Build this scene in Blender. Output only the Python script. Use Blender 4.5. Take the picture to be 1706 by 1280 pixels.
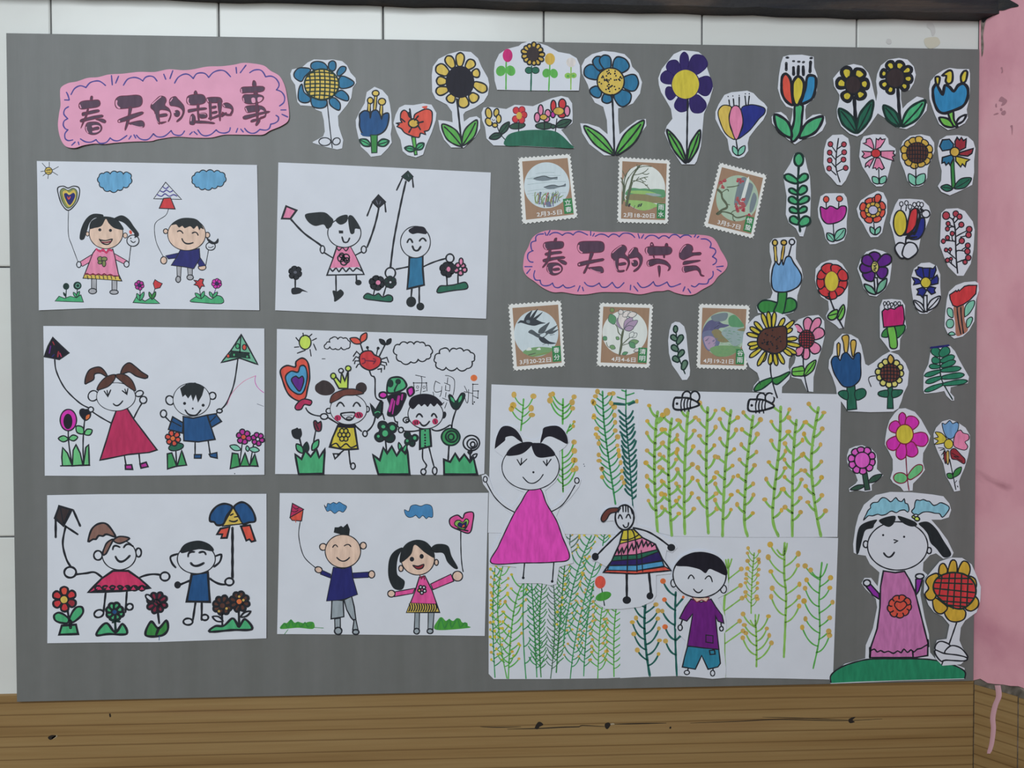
import bpy, math, random
from mathutils import Vector, Matrix, geometry
for o in list(bpy.data.objects):
    bpy.data.objects.remove(o)
SC = bpy.context.scene
random.seed(7)

# ---------------------------------------------------------------- camera
FPX = 1282.0                                   # focal length in pixels of the 1706 x 1280 frame
BW, BH, BZ = 1.33, 0.8957, 0.155               # board width, height, height of its lower edge
RX, RY, RZ = 0.02047257, -0.04567318, -0.0037313
CX, CY, CD = 0.62225991, 0.44675962, 1.05981352
rot = Matrix.Rotation(RZ, 3, 'Z') @ Matrix.Rotation(RY, 3, 'Y') @ Matrix.Rotation(RX, 3, 'X')
def w2b(v):                                    # (right, down, forward) -> blender axes
    return Vector((v[0], v[2], -v[1]))
CAM = Vector((CX - BW/2, -CD, BZ + BH - CY))
cam = bpy.data.cameras.new('camera'); camo = bpy.data.objects.new('camera', cam)
SC.collection.objects.link(camo); SC.camera = camo
cam.sensor_fit = 'HORIZONTAL'; cam.sensor_width = 36.0; cam.lens = FPX*36/1706; cam.clip_start = 0.01
r_, d_, f_ = (w2b(rot[i]) for i in range(3))
M = Matrix((r_, -d_, -f_)).transposed().to_4x4(); M.translation = CAM
camo.matrix_world = M

# ---------------------------------------------------------------- light
wd = bpy.data.worlds.new('World'); SC.world = wd; wd.use_nodes = True
wd.node_tree.nodes['Background'].inputs[0].default_value = (0.92, 0.97, 1.0, 1)
wd.node_tree.nodes['Background'].inputs[1].default_value = 0.225
def area(name, loc, target, sx, sy, power, col):
    l = bpy.data.lights.new(name, 'AREA'); l.shape = 'RECTANGLE'; l.size = sx; l.size_y = sy
    l.energy = power; l.color = col
    o = bpy.data.objects.new(name, l); SC.collection.objects.link(o); o.location = loc
    o.rotation_euler = (Vector(target)-Vector(loc)).to_track_quat('-Z', 'Y').to_euler()
    return o
# daylight from a tall window across the room, behind and to the left of the camera
area('window_front_offscreen', (-1.1, -3.3, 2.15), (-1.1, 0, 2.15), 2.4, 1.7, 90, (0.87, 0.95, 1.0))
SC.view_settings.view_transform = 'Standard'; SC.view_settings.look = 'None'
SC.view_settings.gamma = 1.0; SC.view_settings.exposure = 0.0; SC.view_settings.use_curve_mapping = False

# ---------------------------------------------------------------- helpers
def px(x, y, Y=0.0):
    """photo pixel -> point on the vertical plane y = Y (the wall or the board it lies on)"""
    d = Vector((x-853, y-640, FPX))
    w = w2b(rot.transposed() @ d)
    t = (Y - CAM.y)/w.y
    return CAM + w*t
def lin(c):
    return tuple(((v/255)/12.92 if v <= 10 else ((v/255+0.055)/1.055)**2.4) for v in c)
GAIN = 1.28
MATS = {}
def nt(m):
    m.use_nodes = True; t = m.node_tree; return t, t.nodes, t.links, t.nodes['Principled BSDF']
def ink(key, rgb, var=0.16, rough=0.55, sx=60, sz=14, gain=GAIN):
    """flat colour with a marker pen's streaks"""
    m = bpy.data.materials.new('ink_'+key); t, N, L, b = nt(m)
    c = [min(0.95, v*gain) for v in lin(rgb)]; g = sum(c)/3; c = [v*0.94+g*0.06 for v in c]
    tc = N.new('ShaderNodeTexCoord'); mp = N.new('ShaderNodeMapping')
    mp.inputs['Scale'].default_value = (sx, 1, sz); mp.inputs['Rotation'].default_value = (0, (sum(map(ord, key)) % 7)*0.2, 0)
    no = N.new('ShaderNodeTexNoise'); no.inputs['Scale'].default_value = 3.0; no.inputs['Detail'].default_value = 3
    rp = N.new('ShaderNodeMapRange'); rp.inputs['From Min'].default_value = 0.3; rp.inputs['From Max'].default_value = 0.7
    rp.inputs['To Min'].default_value = 1-var; rp.inputs['To Max'].default_value = 1+var
    mx = N.new('ShaderNodeVectorMath'); mx.operation = 'SCALE'; mx.inputs[0].default_value = c[:3]
    L.new(tc.outputs['Object'], mp.inputs[0]); L.new(mp.outputs[0], no.inputs['Vector']); L.new(no.outputs[0], rp.inputs['Value'])
    L.new(rp.outputs[0], mx.inputs['Scale']); L.new(mx.outputs[0], b.inputs['Base Color'])
    b.inputs['Roughness'].default_value = rough; b.inputs['Specular IOR Level'].default_value = 0.25
    MATS[key] = m
    return m
COL = dict(
 k=(36,39,46), hk=(30,28,40), h2=(36,42,46), kg=(30,54,50), pn=(95,98,110),
 tb=(38,112,152), bb=(40,132,182), db=(30,80,132), sb=(98,160,200), lb=(108,158,206), cy=(132,190,210),
 nv=(36,38,108), rb=(36,46,132), dp=(46,32,96), pu=(96,32,134), pv=(106,24,122), tl=(38,128,158), b2=(72,150,195), sk6=(64,130,182),
 ye=(212,182,80), by=(206,188,52), li=(196,220,84), py=(214,206,110), oy=(206,168,66), g6=(204,164,44), ol=(128,138,82), ocr=(202,166,84),
 re=(204,52,58), ro=(218,80,62), cr=(182,38,88), d5=(204,48,98), dr=(152,44,56), rp=(196,28,112), be=(178,62,78), ore=(222,112,56),
 pi=(228,128,166), p1=(236,132,166), hp=(224,62,180), mg=(182,38,148), ma=(208,34,172), mm=(222,88,196), rs=(194,112,170), p6=(226,76,152), vi=(142,38,162),
 gr=(90,172,76), lg=(140,188,84), rg=(134,186,84), dg=(38,104,82), em=(70,170,116), hg=(32,134,96), mi=(122,194,168), g2=(56,136,66), fe=(40,128,98), gg=(92,124,104), dk=(50,84,68), lm=(112,190,76), gn=(70,154,56), gl=(60,150,90), te=(30,96,88), pg=(104,190,124), ag=(112,178,148),
 br=(108,58,50), bk=(58,48,50), bs=(168,110,90), b5=(134,98,88), bw=(90,56,48),
 sk=(222,190,170), gy=(168,168,174), gb=(150,160,168), wh=(196,199,208), lv=(190,186,216), pl=(216,208,204), rk=(128,36,62),
 pb=(78,70,146), pc=(86,62,82), po=(112,44,70), bnr=(224,148,176), bn2=(214,134,164),
 sw=(218,216,212), sbr=(160,128,104), sgn=(56,132,80), sim=(188,200,206), s1=(120,132,140), s2=(84,92,98), s3=(130,150,92), s4=(120,160,110), s5=(96,104,84), s6=(206,210,206), s7=(172,148,176), s8=(112,118,150), s9=(176,90,92), s0=(168,190,168), sd=(60,66,74), s11=(150,190,110), s12=(140,130,96), s13=(96,152,110), s14=(150,170,170), s15=(96,96,132))
for k_, v_ in COL.items():
    ink(k_, v_, var=0.05 if k_[0] == 's' and k_ not in ('sb', 'sk', 'sk6') else 0.16, gain=1.45 if k_ in ('s6', 'sim', 'sw') else GAIN)
ink('paper', (195,198,207), var=0.025, rough=0.75, sx=8, sz=8, gain=1.5)
ink('wh', (195,198,207), var=0.025, rough=0.75, sx=8, sz=8, gain=1.5)
ink('card', (222,220,216), var=0.03, rough=0.7, sx=8, sz=8, gain=1.35)
ink('bnr', COL['bnr'], var=0.05, rough=0.6, sx=12, sz=12, gain=1.4)
ink('bn2', COL['bn2'], var=0.05, rough=0.6, sx=12, sz=12, gain=1.4)

def link(o, parent=None):
    SC.collection.objects.link(o)
    if parent: o.parent = parent
    return o
def mesh_obj(name, verts, faces, mats, mi=None, parent=None, loc=None, smooth=False):
    me = bpy.data.meshes.new(name)
    loc = Vector(loc) if loc is not None else Vector((0, 0, 0))
    me.from_pydata([tuple(Vector(v)-loc) for v in verts], [], faces)
    for m in mats: me.materials.append(m)
    if mi: me.polygons.foreach_set('material_index', mi)
    if smooth: me.polygons.foreach_set('use_smooth', [True]*len(faces))
    me.update()
    o = bpy.data.objects.new(name, me); o.location = loc
    link(o, parent)
    return o

# ------------------------------ flat drawing on paper: shapes are traced in photo pixels and laid on the board
STEP = 0.00005
def nums(s):
    if isinstance(s, str):
        a = [float(v) for v in s.split()]
        return [(a[i], a[i+1]) for i in range(0, len(a)-1, 2)]
    return list(s)
def crom(p, closed, step):
    n = len(p); out = []
    if n < 3 and not closed:
        (x0, y0), (x1, y1) = p; m = max(1, int(math.hypot(x1-x0, y1-y0)/step)+1)
        return [(x0+(x1-x0)*i/m, y0+(y1-y0)*i/m) for i in range(m+1)]
    if n == 3 and not closed:                      # one arc through three points
        a, b, c = p; q = tuple(2*b[j]-(a[j]+c[j])/2 for j in (0, 1)); m = max(6, int((math.dist(a, b)+math.dist(b, c))/step)+1)
        return [tuple(a[j]*(1-i/m)**2+2*q[j]*(i/m)*(1-i/m)+c[j]*(i/m)**2 for j in (0, 1)) for i in range(m+1)]
    rng = n if closed else n-1
    for i in range(rng):
        if closed: a, b, c, d = p[i-1], p[i], p[(i+1) % n], p[(i+2) % n]
        else: a, b, c, d = p[max(i-1, 0)], p[i], p[i+1], p[min(i+2, n-1)]
        m = max(2, min(24, int(math.hypot(c[0]-b[0], c[1]-b[1])/step)+1))
        for k in range(m):
            t = k/m; t2 = t*t; t3 = t2*t
            out.append(tuple(0.5*(2*b[j]+(c[j]-a[j])*t+(2*a[j]-5*b[j]+4*c[j]-d[j])*t2+(3*b[j]-a[j]-3*c[j]+d[j])*t3) for j in (0, 1)))
    if not closed: out.append(p[-1])
    return out
def poly(p, closed, step):
    out = []; n = len(p)
    for i in range(n if closed else n-1):
        b, c = p[i], p[(i+1) % n]; m = max(1, int(math.hypot(c[0]-b[0], c[1]-b[1])/step)+1)
        for k in range(m):
            t = k/m; out.append((b[0]+(c[0]-b[0])*t, b[1]+(c[1]-b[1])*t))
    if not closed: out.append(p[-1])
    return out
def inside(x, y, p):
    r = False; j = len(p)-1
    for i in range(len(p)):
        if (p[i][1] > y) != (p[j][1] > y) and x < (p[j][0]-p[i][0])*(y-p[i][1])/(p[j][1]-p[i][1])+p[i][0]: r = not r
        j = i
    return r
def spans(p, step, off=0.5):
    """cells of a grid of the given step that lie inside the polygon"""
    ys = [q[1] for q in p]; out = []
    j = math.floor(min(ys)/step)
    while j*step <= max(ys):
        y = (j+off)*step; xs = []
        for i in range(len(p)):
            a, b = p[i-1], p[i]
            if (a[1] > y) != (b[1] > y): xs.append(a[0]+(b[0]-a[0])*(y-a[1])/(b[1]-a[1]))
        xs.sort()
        for q in range(0, len(xs)-1, 2):
            i0 = math.ceil(xs[q]/step-off); 
            while (i0+off)*step < xs[q+1]:
                out.append((i0, j)); i0 += 1
        j += 1
    return out
def tri_fill(p, grid=8.0):
    n = len(p); vs = [Vector(q) for q in p]
    for (i, j) in spans(p, grid):
        x, y = (i+0.5)*grid, (j+0.5)*grid
        if all((x-q[0])**2+(y-q[1])**2 > 5 for q in p): vs.append(Vector((x, y)))
    r = geometry.delaunay_2d_cdt(vs, [], [list(range(n))], 1, 1e-4)
    return [(v.x, v.y) for v in r[0]], [tuple(f) for f in r[2]]

class Bucket:
    def __init__(s, name, parent=None, label=None):
        s.name, s.parent, s.label = name, parent, label; s.v = []; s.f = []; s.m = []; s.keys = []
    def add(s, verts, faces, key):
        if key not in s.keys: s.keys.append(key)
        k = s.keys.index(key); o = len(s.v); s.v += verts
        for f in faces: s.f.append(tuple(i+o for i in f)); s.m.append(k)
class Thing: pass
T = None; FR = None
def frame(ox, oy, s):
    """coordinates that follow are read off an enlarged crop of the photograph"""
    global FR
    FR = (lambda x, y: (ox+x/s, oy+y/s), 1.0/s)
def quad_frame(c, w, h):
    global FR
    def fn(x, y):
        u, v = x/w, y/h
        return tuple(c[0][i]*(1-u)*(1-v)+c[1][i]*u*(1-v)+c[2][i]*u*v+c[3][i]*(1-u)*v for i in (0, 1))
    FR = (fn, math.dist(c[0], c[1])/w)
def thing(name, label, cat, group=None, base=0.45, curl=None):
    global T
    finish()
    T = Thing(); T.name, T.label, T.cat, T.group, T.base, T.curl = name, label, cat, group, base, curl
    T.b = []; T.cells = {}; T.cur = None; T.seed = random.random()
def part(name, sub=False, label=None):
    """start a part (or, sub=True, a sub-part of the last full part)"""
    par = None
    if sub: par = T.last
    b = Bucket(name, par, label); T.b.append(b); T.cur = b
    if not sub: T.last = b
    return b
def depth(x, y):
    u, v = (x-T.c[0])/T.h[0], (y-T.c[1])/T.h[1]
    a, b, c, e = T.k
    return (a*u*u + b*v*v + c*u + e*v + T.k0)*0.001
def lay(cells, col):
    m = 0; g = T.cells
    for c in cells:
        q = g.get(c)
        if q: 
            l = q[0] + (0 if q[1] == col else 1)
            if l > m: m = l
    m = max(m, 1)
    for c in cells: g[c] = (m, col)
    return m
def put(pts, faces, col, l):
    out = []
    for (x, y) in pts:
        w = px(x, y); out.append((w.x, -(T.base*0.001 + depth(x, y) + l*STEP), w.z))
    T.cur.add(out, faces, col)
def paper(pts, col='paper', smooth=False, tooth=None, name='paper'):
    p = [FR[0](*q) for q in nums(pts)]
    p = crom(p, True, 3) if smooth else poly(p, True, 6)
    if tooth: p = tooth(p)
    xs = [q[0] for q in p]; ys = [q[1] for q in p]
    T.c = ((min(xs)+max(xs))/2, (min(ys)+max(ys))/2); T.h = ((max(xs)-min(xs))/2, (max(ys)-min(ys))/2)
    rn = random.Random(int(T.seed*1e6))
    k = T.curl if T.curl else (rn.uniform(0.1, 0.9), rn.uniform(0.1, 0.9), rn.uniform(-0.4, 0.4), rn.uniform(0, 0.6))
    T.k = k; mn = min(k[0]*u*u/25+k[1]*v*v/25+k[2]*u/5+k[3]*v/5 for u in range(-5, 6) for v in range(-5, 6))
    T.k0 = -mn
    T.out = p
    w = px((min(xs)+max(xs))/2, max(ys)); T.loc = (w.x, 0, w.z)
    part(name)
    vs, fs = tri_fill(p, 8)
    fs = [f if (vs[f[1]][0]-vs[f[0]][0])*(vs[f[2]][1]-vs[f[0]][1])-(vs[f[2]][0]-vs[f[0]][0])*(vs[f[1]][1]-vs[f[0]][1]) < 0 else f[::-1] for f in fs]
    n = len(vs); th = 0.0003
    top = []; bot = []
    for (x, y) in vs:
        q = px(x, y); d = T.base*0.001+depth(x, y)
        top.append((q.x, -d, q.z)); bot.append((q.x, -d+th, q.z))
    ec = {}
    for f in fs:
        for i in range(3):
            a, b = f[i], f[(i+1) % 3]; ec[(a, b)] = 1
    side = [(b, a, a+n, b+n) for (a, b) in ec if (b, a) not in ec]
    T.cur.add(top+bot, [tuple(f) for f in fs]+[tuple(i+n for i in f[::-1]) for f in fs]+side, col)
def F(pts, col, o=None, oc='k', sm=True, pre=None):
    """filled shape, optionally outlined with pen width o"""
    p0 = [FR[0](*q) for q in nums(pts)]
    p = crom(p0, True, 3.0) if sm else poly(p0, True, 6)
    vs, fs = tri_fill(p)
    l = lay(spans(p, 2.0), col)
    put(vs, fs, col, l)
    if o: stroke(p, o*FR[1], oc, True)
def stroke(p, w, col, closed):
    n = len(p)
    if n < 2: return
    if w > 1.2: w = w*1.15
    elif w > 0.5: w = w*1.05
    L_, R_ = [], []
    ph = random.random()*6
    for i in range(n):
        a = p[i-1] if (closed or i > 0) else p[i]; c = p[(i+1) % n] if (closed or i < n-1) else p[i]; b = p[i]
        d1 = (b[0]-a[0], b[1]-a[1]); d2 = (c[0]-b[0], c[1]-b[1])
        l1 = math.hypot(*d1) or 0; l2 = math.hypot(*d2) or 0
        if l1 < 1e-6: d1, l1 = d2, l2
        if l2 < 1e-6: d2, l2 = d1, l1
        if l1 < 1e-6: d1 = d2 = (1, 0); l1 = l2 = 1
        n1 = (-d1[1]/l1, d1[0]/l1); n2 = (-d2[1]/l2, d2[0]/l2)
        nx, ny = n1[0]+n2[0], n1[1]+n2[1]; q = math.hypot(nx, ny)
        if q < 0.2: nx, ny, q = n1[0], n1[1], 1
        nx, ny = nx/q, ny/q; co = max(0.6, nx*n1[0]+ny*n1[1])
        h = w/2*(1+0.1*math.sin(i*0.9+ph))/co
        L_.append((b[0]+nx*h, b[1]+ny*h)); R_.append((b[0]-nx*h, b[1]-ny*h))
    cells = set(); r = w/2
    for (x, y) in p:
        for dx in (-r, 0, r):
            for dy in (-r, 0, r): cells.add((math.floor((x+dx)/2), math.floor((y+dy)/2)))
    l = lay(cells, col)
    fs = [(i, i+1, n+i+1, n+i) for i in range(n-1)]
    if closed: fs.append((n-1, 0, n, 2*n-1))
    vs = L_+R_
    if not closed:
        for e, b in ((0, p[0]), (n-1, p[-1])):
            q = p[1] if e == 0 else p[-2]; an = math.atan2(b[1]-q[1], b[0]-q[0]); s = len(vs)
            vs += [(b[0]+math.cos(an+t)*w/2, b[1]+math.sin(an+t)*w/2) for t in (-1.5, -0.75, 0, 0.75, 1.5)]
            fs.append(tuple(range(s, s+5)))
    put(vs, fs, col, l)
def L(pts, w, col='k', sm=True, cl=False):
    p0 = [FR[0](*q) for q in nums(pts)]
    stroke(crom(p0, cl, 3.0) if sm else poly(p0, cl, 4), w*FR[1], col, cl)
def ellpts(cx, cy, rx, ry, rot=0, n=14):
    c, s = math.cos(math.radians(rot)), math.sin(math.radians(rot))
    return [(cx+math.cos(t)*rx*c-math.sin(t)*ry*s, cy+math.cos(t)*rx*s+math.sin(t)*ry*c) for t in [2*math.pi*i/n for i in range(n)]]
def E(cx, cy, rx, ry, col, o=None, rot=0, oc='k'):
    p = ellpts(cx, cy, rx, ry, rot)
    if col: F(p, col, o, oc)
    else: L(p, o, oc, True, True)
def scal(pts, bulge=0.28):
    """cloud outline: every span between two points bulges outwards"""
    p = nums(pts); n = len(p); cx = sum(q[0] for q in p)/n; cy = sum(q[1] for q in p)/n; out = []
    for i in range(n):
        a, b = p[i], p[(i+1) % n]; dx, dy = b[0]-a[0], b[1]-a[1]; nx, ny = dy, -dx
        if nx*((a[0]+b[0])/2-cx)+ny*((a[1]+b[1])/2-cy) < 0: nx, ny = -nx, -ny
        for k in range(6):
            t = k/6; h = bulge*math.sin(math.pi*t)**0.8; out.append((a[0]+dx*t+nx*h, a[1]+dy*t+ny*h))
    return out
def D(pts, r, col='k'):
    for (x, y) in nums(pts): F(ellpts(x, y, r, r, 0, 8), col)
def leaf(x0, y0, x1, y1, w, col, o=None, oc='k', mid=0, rnd=False):
    """leaf or petal from base to tip"""
    dx, dy = x1-x0, y1-y0; n = math.hypot(dx, dy); nx, ny = -dy/n*w/2, dx/n*w/2
    def q(t, s): return (x0+dx*t+nx*s, y0+dy*t+ny*s)
    if rnd: pts = [q(0, .45), q(.3, .85), q(.6, 1), q(.85, .8), q(1, 0), q(.85, -.8), q(.6, -1), q(.3, -.85), q(0, -.45)]
    else: pts = [q(0, 0), q(.2, .65), q(.5, 1), q(.8, .65), q(1, 0), q(.8, -.65), q(.5, -1), q(.2, -.65)]
    F(pts, col, o, oc)
    if mid: L([q(0.05, 0), q(.5, .1), q(.88, 0)], mid, oc)
def parts(name, fn, rows, *a, **k):
    for r in rows:
        part(name); fn(*r, *a, **k)
def ring(cx, cy, r0, r1, n, w, col, o=None, ph=0, name='petal', oc='k', ey=1.0, jit=0.06, sub=False):
    for i in range(n):
        t = ph + 2*math.pi*i/n + random.uniform(-jit, jit); j = 1+random.uniform(-jit, jit)
        if name: part(name, sub)
        leaf(cx+math.cos(t)*r0, cy+math.sin(t)*r0*ey, cx+math.cos(t)*r1*j, cy+math.sin(t)*r1*j*ey, w, col, o, oc, rnd=True)
def grid(cx, cy, rx, ry, nx, ny, w, col='k'):
    for i in range(1, nx):
        t = -1+2*i/nx; h = math.sqrt(1-t*t)*ry*0.96
        L([(cx+t*rx, cy-h), (cx+t*rx+rx*.05, cy), (cx+t*rx, cy+h)], w, col)
    for i in range(1, ny):
        t = -1+2*i/ny; h = math.sqrt(1-t*t)*rx*0.96
        L([(cx-h, cy+t*ry), (cx, cy+t*ry-ry*.04), (cx+h, cy+t*ry+ry*.05)], w, col)
def text(body, x, y, h, w, col, vertical=False):
    """printed characters: left end at x, baseline y, height h, stretched to width w (crop units)"""
    cu = bpy.data.curves.new('lettering', 'FONT'); cu.body = body; cu.offset = 0.012; cu.resolution_u = 3
    ob = bpy.data.objects.new('lettering', cu); SC.collection.objects.link(ob)
    bpy.context.view_layer.update()
    ev = ob.evaluated_get(bpy.context.evaluated_depsgraph_get()); me = ev.to_mesh()
    vs = [(v.co.x, v.co.y) for v in me.vertices]; fs = [tuple(p.vertices) for p in me.polygons]
    ev.to_mesh_clear(); bpy.data.objects.remove(ob); bpy.data.curves.remove(cu)
    if not vs: return
    x0 = min(v[0] for v in vs); x1 = max(v[0] for v in vs); y0 = min(v[1] for v in vs); y1 = max(v[1] for v in vs)
    pts = [FR[0](x+(v[0]-x0)/(x1-x0)*w, y-(v[1]-y0)/(y1-y0)*h) for v in vs]
    cells = {(math.floor(q[0]/2), math.floor(q[1]/2)) for q in pts}
    put(pts, fs, col, lay(cells, col))
def finish():
    """turn the current thing into objects: an Empty at its lower edge, parts and sub-parts under it"""
    global T
    if T is None: return
    if not T.b: T = None; return
    root = bpy.data.objects.new(T.name, None); root.empty_display_size = 0.02; root.location = T.loc; link(root)
    root['label'] = T.label; root['category'] = T.cat
    if T.group: root['group'] = T.group
    made = {}
    for b in T.b:                                  # a part without strokes of its own takes in its head or first piece
        if not b.f and any(s.parent is b for s in T.b):
            sub = [s for s in T.b if s.parent is b and s.f]
            pick = next((s for s in sub if s.name in ('face', 'flower_head')), sub[0])
            b.v, b.f, b.m, b.keys = pick.v, pick.f, pick.m, pick.keys; pick.f = []
    for b in T.b:
        if not b.f: continue
        par = made.get(id(b.parent), root) if b.parent else root
        me = bpy.data.meshes.new(b.name)
        me.from_pydata([(v[0]-T.loc[0], v[1]-T.loc[1], v[2]-T.loc[2]) for v in b.v], [], b.f)
        for k in b.keys: me.materials.append(MATS[k])
        me.polygons.foreach_set('material_index', b.m); me.update()
        o = bpy.data.objects.new(b.name, me); link(o, par); made[id(b)] = o
        if b.label: o['label'] = b.label
    T = None

# ================================================================ the setting
def pmat(name, base, rough=0.5, spec=0.5):
    m = bpy.data.materials.new(name); t, N, L_, b = nt(m)
    b.inputs['Base Color'].default_value = (*base, 1); b.inputs['Roughness'].default_value = rough
    b.inputs['Specular IOR Level'].default_value = spec
    return m, N, L_, b
def noise(N, L_, scale, vec=(1, 1, 1), detail=4, dist=0.0, coord='Object'):
    tc = N.new('ShaderNodeTexCoord'); mp = N.new('ShaderNodeMapping'); mp.inputs['Scale'].default_value = vec
    no = N.new('ShaderNodeTexNoise'); no.inputs['Scale'].default_value = scale; no.inputs['Detail'].default_value = detail
    no.inputs['Distortion'].default_value = dist
    L_.new(tc.outputs[coord], mp.inputs[0]); L_.new(mp.outputs[0], no.inputs['Vector'])
    return no
def ramp(N, L_, src, stops):
    r = N.new('ShaderNodeValToRGB'); e = r.color_ramp.elements
    while len(e) < len(stops): e.new(0.5)
    for q, (p, c) in zip(e, stops): q.position = p; q.color = (*c, 1)
    L_.new(src, r.inputs[0]); return r
def bump(N, L_, src, b, strength, dist):
    q = N.new('ShaderNodeBump'); q.inputs['Strength'].default_value = strength; q.inputs['Distance'].default_value = dist
    L_.new(src, q.inputs['Height']); L_.new(q.outputs[0], b.inputs['Normal'])
def mul(N, L_, a, bb, f=1.0):
    m = N.new('ShaderNodeMix'); m.data_type = 'RGBA'; m.blend_type = 'MULTIPLY'; m.inputs[0].default_value = f
    L_.new(a, m.inputs[6]); L_.new(bb, m.inputs[7]); return m

TILE, N, K, B = pmat('glazed_tile', (0.74, 0.75, 0.72), 0.22, 0.4)
n1 = noise(N, K, 2.5, (1, 1, 3)); r1 = ramp(N, K, n1.outputs[0], [(0.3, (0.76, 0.75, 0.72)), (0.55, (0.80, 0.81, 0.78)), (0.75, (0.72, 0.72, 0.66))])
K.new(r1.outputs[0], B.inputs['Base Color']); bump(N, K, noise(N, K, 9).outputs[0], B, 0.06, 0.01)
GROUT, N, K, B = pmat('grout', (0.16, 0.16, 0.17), 0.9, 0.1)
n1 = noise(N, K, 40); r1 = ramp(N, K, n1.outputs[0], [(0.3, (0.10, 0.10, 0.11)), (0.7, (0.22, 0.22, 0.23))]); K.new(r1.outputs[0], B.inputs['Base Color'])
BOARD, N, K, B = pmat('grey_board', (0.17, 0.18, 0.18), 0.5, 0.5)
n1 = noise(N, K, 6, (6, 1, 0.5)); r1 = ramp(N, K, n1.outputs[0], [(0.3, (0.172, 0.176, 0.170)), (0.5, (0.186, 0.190, 0.186)), (0.7, (0.200, 0.202, 0.200))])
n2 = noise(N, K, 60, (1, 1, 1), 6); r2 = ramp(N, K, n2.outputs[0], [(0.3, (0.96, 0.96, 0.96)), (0.7, (1, 1, 1))])
mm_ = mul(N, K, r1.outputs[0], r2.outputs[0]); K.new(mm_.outputs[2], B.inputs['Base Color'])
bump(N, K, noise(N, K, 14, (3, 1, 0.4)).outputs[0], B, 0.05, 0.01)
WOOD, N, K, B = pmat('wood_grain', (0.2, 0.12, 0.05), 0.42, 0.4)
n1 = noise(N, K, 3.2, (0.35, 0.35, 9), 5, 0.2); r1 = ramp(N, K, n1.outputs[0], [(0.28, (0.25, 0.142, 0.052)), (0.45, (0.345, 0.212, 0.084)), (0.58, (0.38, 0.244, 0.102)), (0.75, (0.30, 0.164, 0.066))])
tc = N.new('ShaderNodeTexCoord'); mp = N.new('ShaderNodeMapping'); mp.inputs['Scale'].default_value = (0.25, 0.25, 9.0)
wv = N.new('ShaderNodeTexWave'); wv.wave_type = 'BANDS'; wv.bands_direction = 'Z'; wv.inputs['Scale'].default_value = 2.3
wv.inputs['Distortion'].default_value = 9.0; wv.inputs['Detail'].default_value = 2; wv.inputs['Detail Scale'].default_value = 0.42; wv.wave_profile = 'SAW'
K.new(tc.outputs['Object'], mp.inputs[0]); K.new(mp.outputs[0], wv.inputs['Vector'])
r2 = ramp(N, K, wv.outputs[0], [(0.0, (0.36, 0.30, 0.25)), (0.07, (0.80, 0.76, 0.72)), (0.16, (1, 1, 1)), (0.93, (1, 1, 1)), (1.0, (0.80, 0.76, 0.72))])
mm_ = mul(N, K, r1.outputs[0], r2.outputs[0])
n3 = noise(N, K, 30, (0.25, 1, 8), 4); r3 = ramp(N, K, n3.outputs[0], [(0.3, (0.90, 0.88, 0.85)), (0.6, (1, 1, 1))])
mm2 = mul(N, K, mm_.outputs[2], r3.outputs[0]); K.new(mm2.outputs[2], B.inputs['Base Color'])
PINK, N, K, B = pmat('pink_paint', (0.7, 0.3, 0.36), 0.6, 0.3)
n1 = noise(N, K, 9, (1, 1, 0.7), 6, 0.4); r1 = ramp(N, K, n1.outputs[0], [(0.26, (0.66, 0.27, 0.35)), (0.5, (0.86, 0.42, 0.49)), (0.74, (0.92, 0.52, 0.57))])
n2 = noise(N, K, 3.2, (1, 1, 1), 8, 1.0); r2 = ramp(N, K, n2.outputs[0], [(0.24, (0.45, 0.33, 0.36)), (0.30, (1, 1, 1)), (1, (1, 1, 1))])
mm_ = mul(N, K, r1.outputs[0], r2.outputs[0]); K.new(mm_.outputs[2], B.inputs['Base Color'])
bump(N, K, noise(N, K, 28, (1, 1, 0.5), 6).outputs[0], B, 0.35, 0.004)
DIRTY, N, K, B = pmat('dark_stained_beam', (0.03, 0.03, 0.03), 0.6, 0.3)
n1 = noise(N, K, 10, (0.6, 1, 6), 6, 0.5); r1 = ramp(N, K, n1.outputs[0], [(0.3, (0.016, 0.018, 0.026)), (0.55, (0.034, 0.032, 0.034)), (0.72, (0.085, 0.062, 0.05))])
K.new(r1.outputs[0], B.inputs['Base Color']); bump(N, K, noise(N, K, 60, (1, 1, 3), 6).outputs[0], B, 0.5, 0.004)
FLOORM, N, K, B = pmat('floor_boards', (0.3, 0.24, 0.16), 0.5, 0.4)
n1 = noise(N, K, 30); r1 = ramp(N, K, n1.outputs[0], [(0.3, (0.30, 0.22, 0.13)), (0.7, (0.42, 0.32, 0.20))]); K.new(r1.outputs[0], B.inputs['Base Color'])
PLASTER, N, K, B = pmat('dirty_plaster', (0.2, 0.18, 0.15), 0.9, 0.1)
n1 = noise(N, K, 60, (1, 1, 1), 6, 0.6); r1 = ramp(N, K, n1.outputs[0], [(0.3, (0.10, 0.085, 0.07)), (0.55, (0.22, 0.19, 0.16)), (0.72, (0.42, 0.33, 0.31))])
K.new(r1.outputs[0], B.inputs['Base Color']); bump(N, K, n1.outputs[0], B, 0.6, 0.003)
DRIP, N, K, B = pmat('pink_drip', (0.74, 0.42, 0.47), 0.55, 0.3)
CHIP, N, K, B = pmat('chipped_spot', (0.035, 0.028, 0.024), 0.9, 0.1)
PALE, N, K, B = pmat('pale_fleck', (0.45, 0.36, 0.24), 0.8, 0.2)

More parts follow.
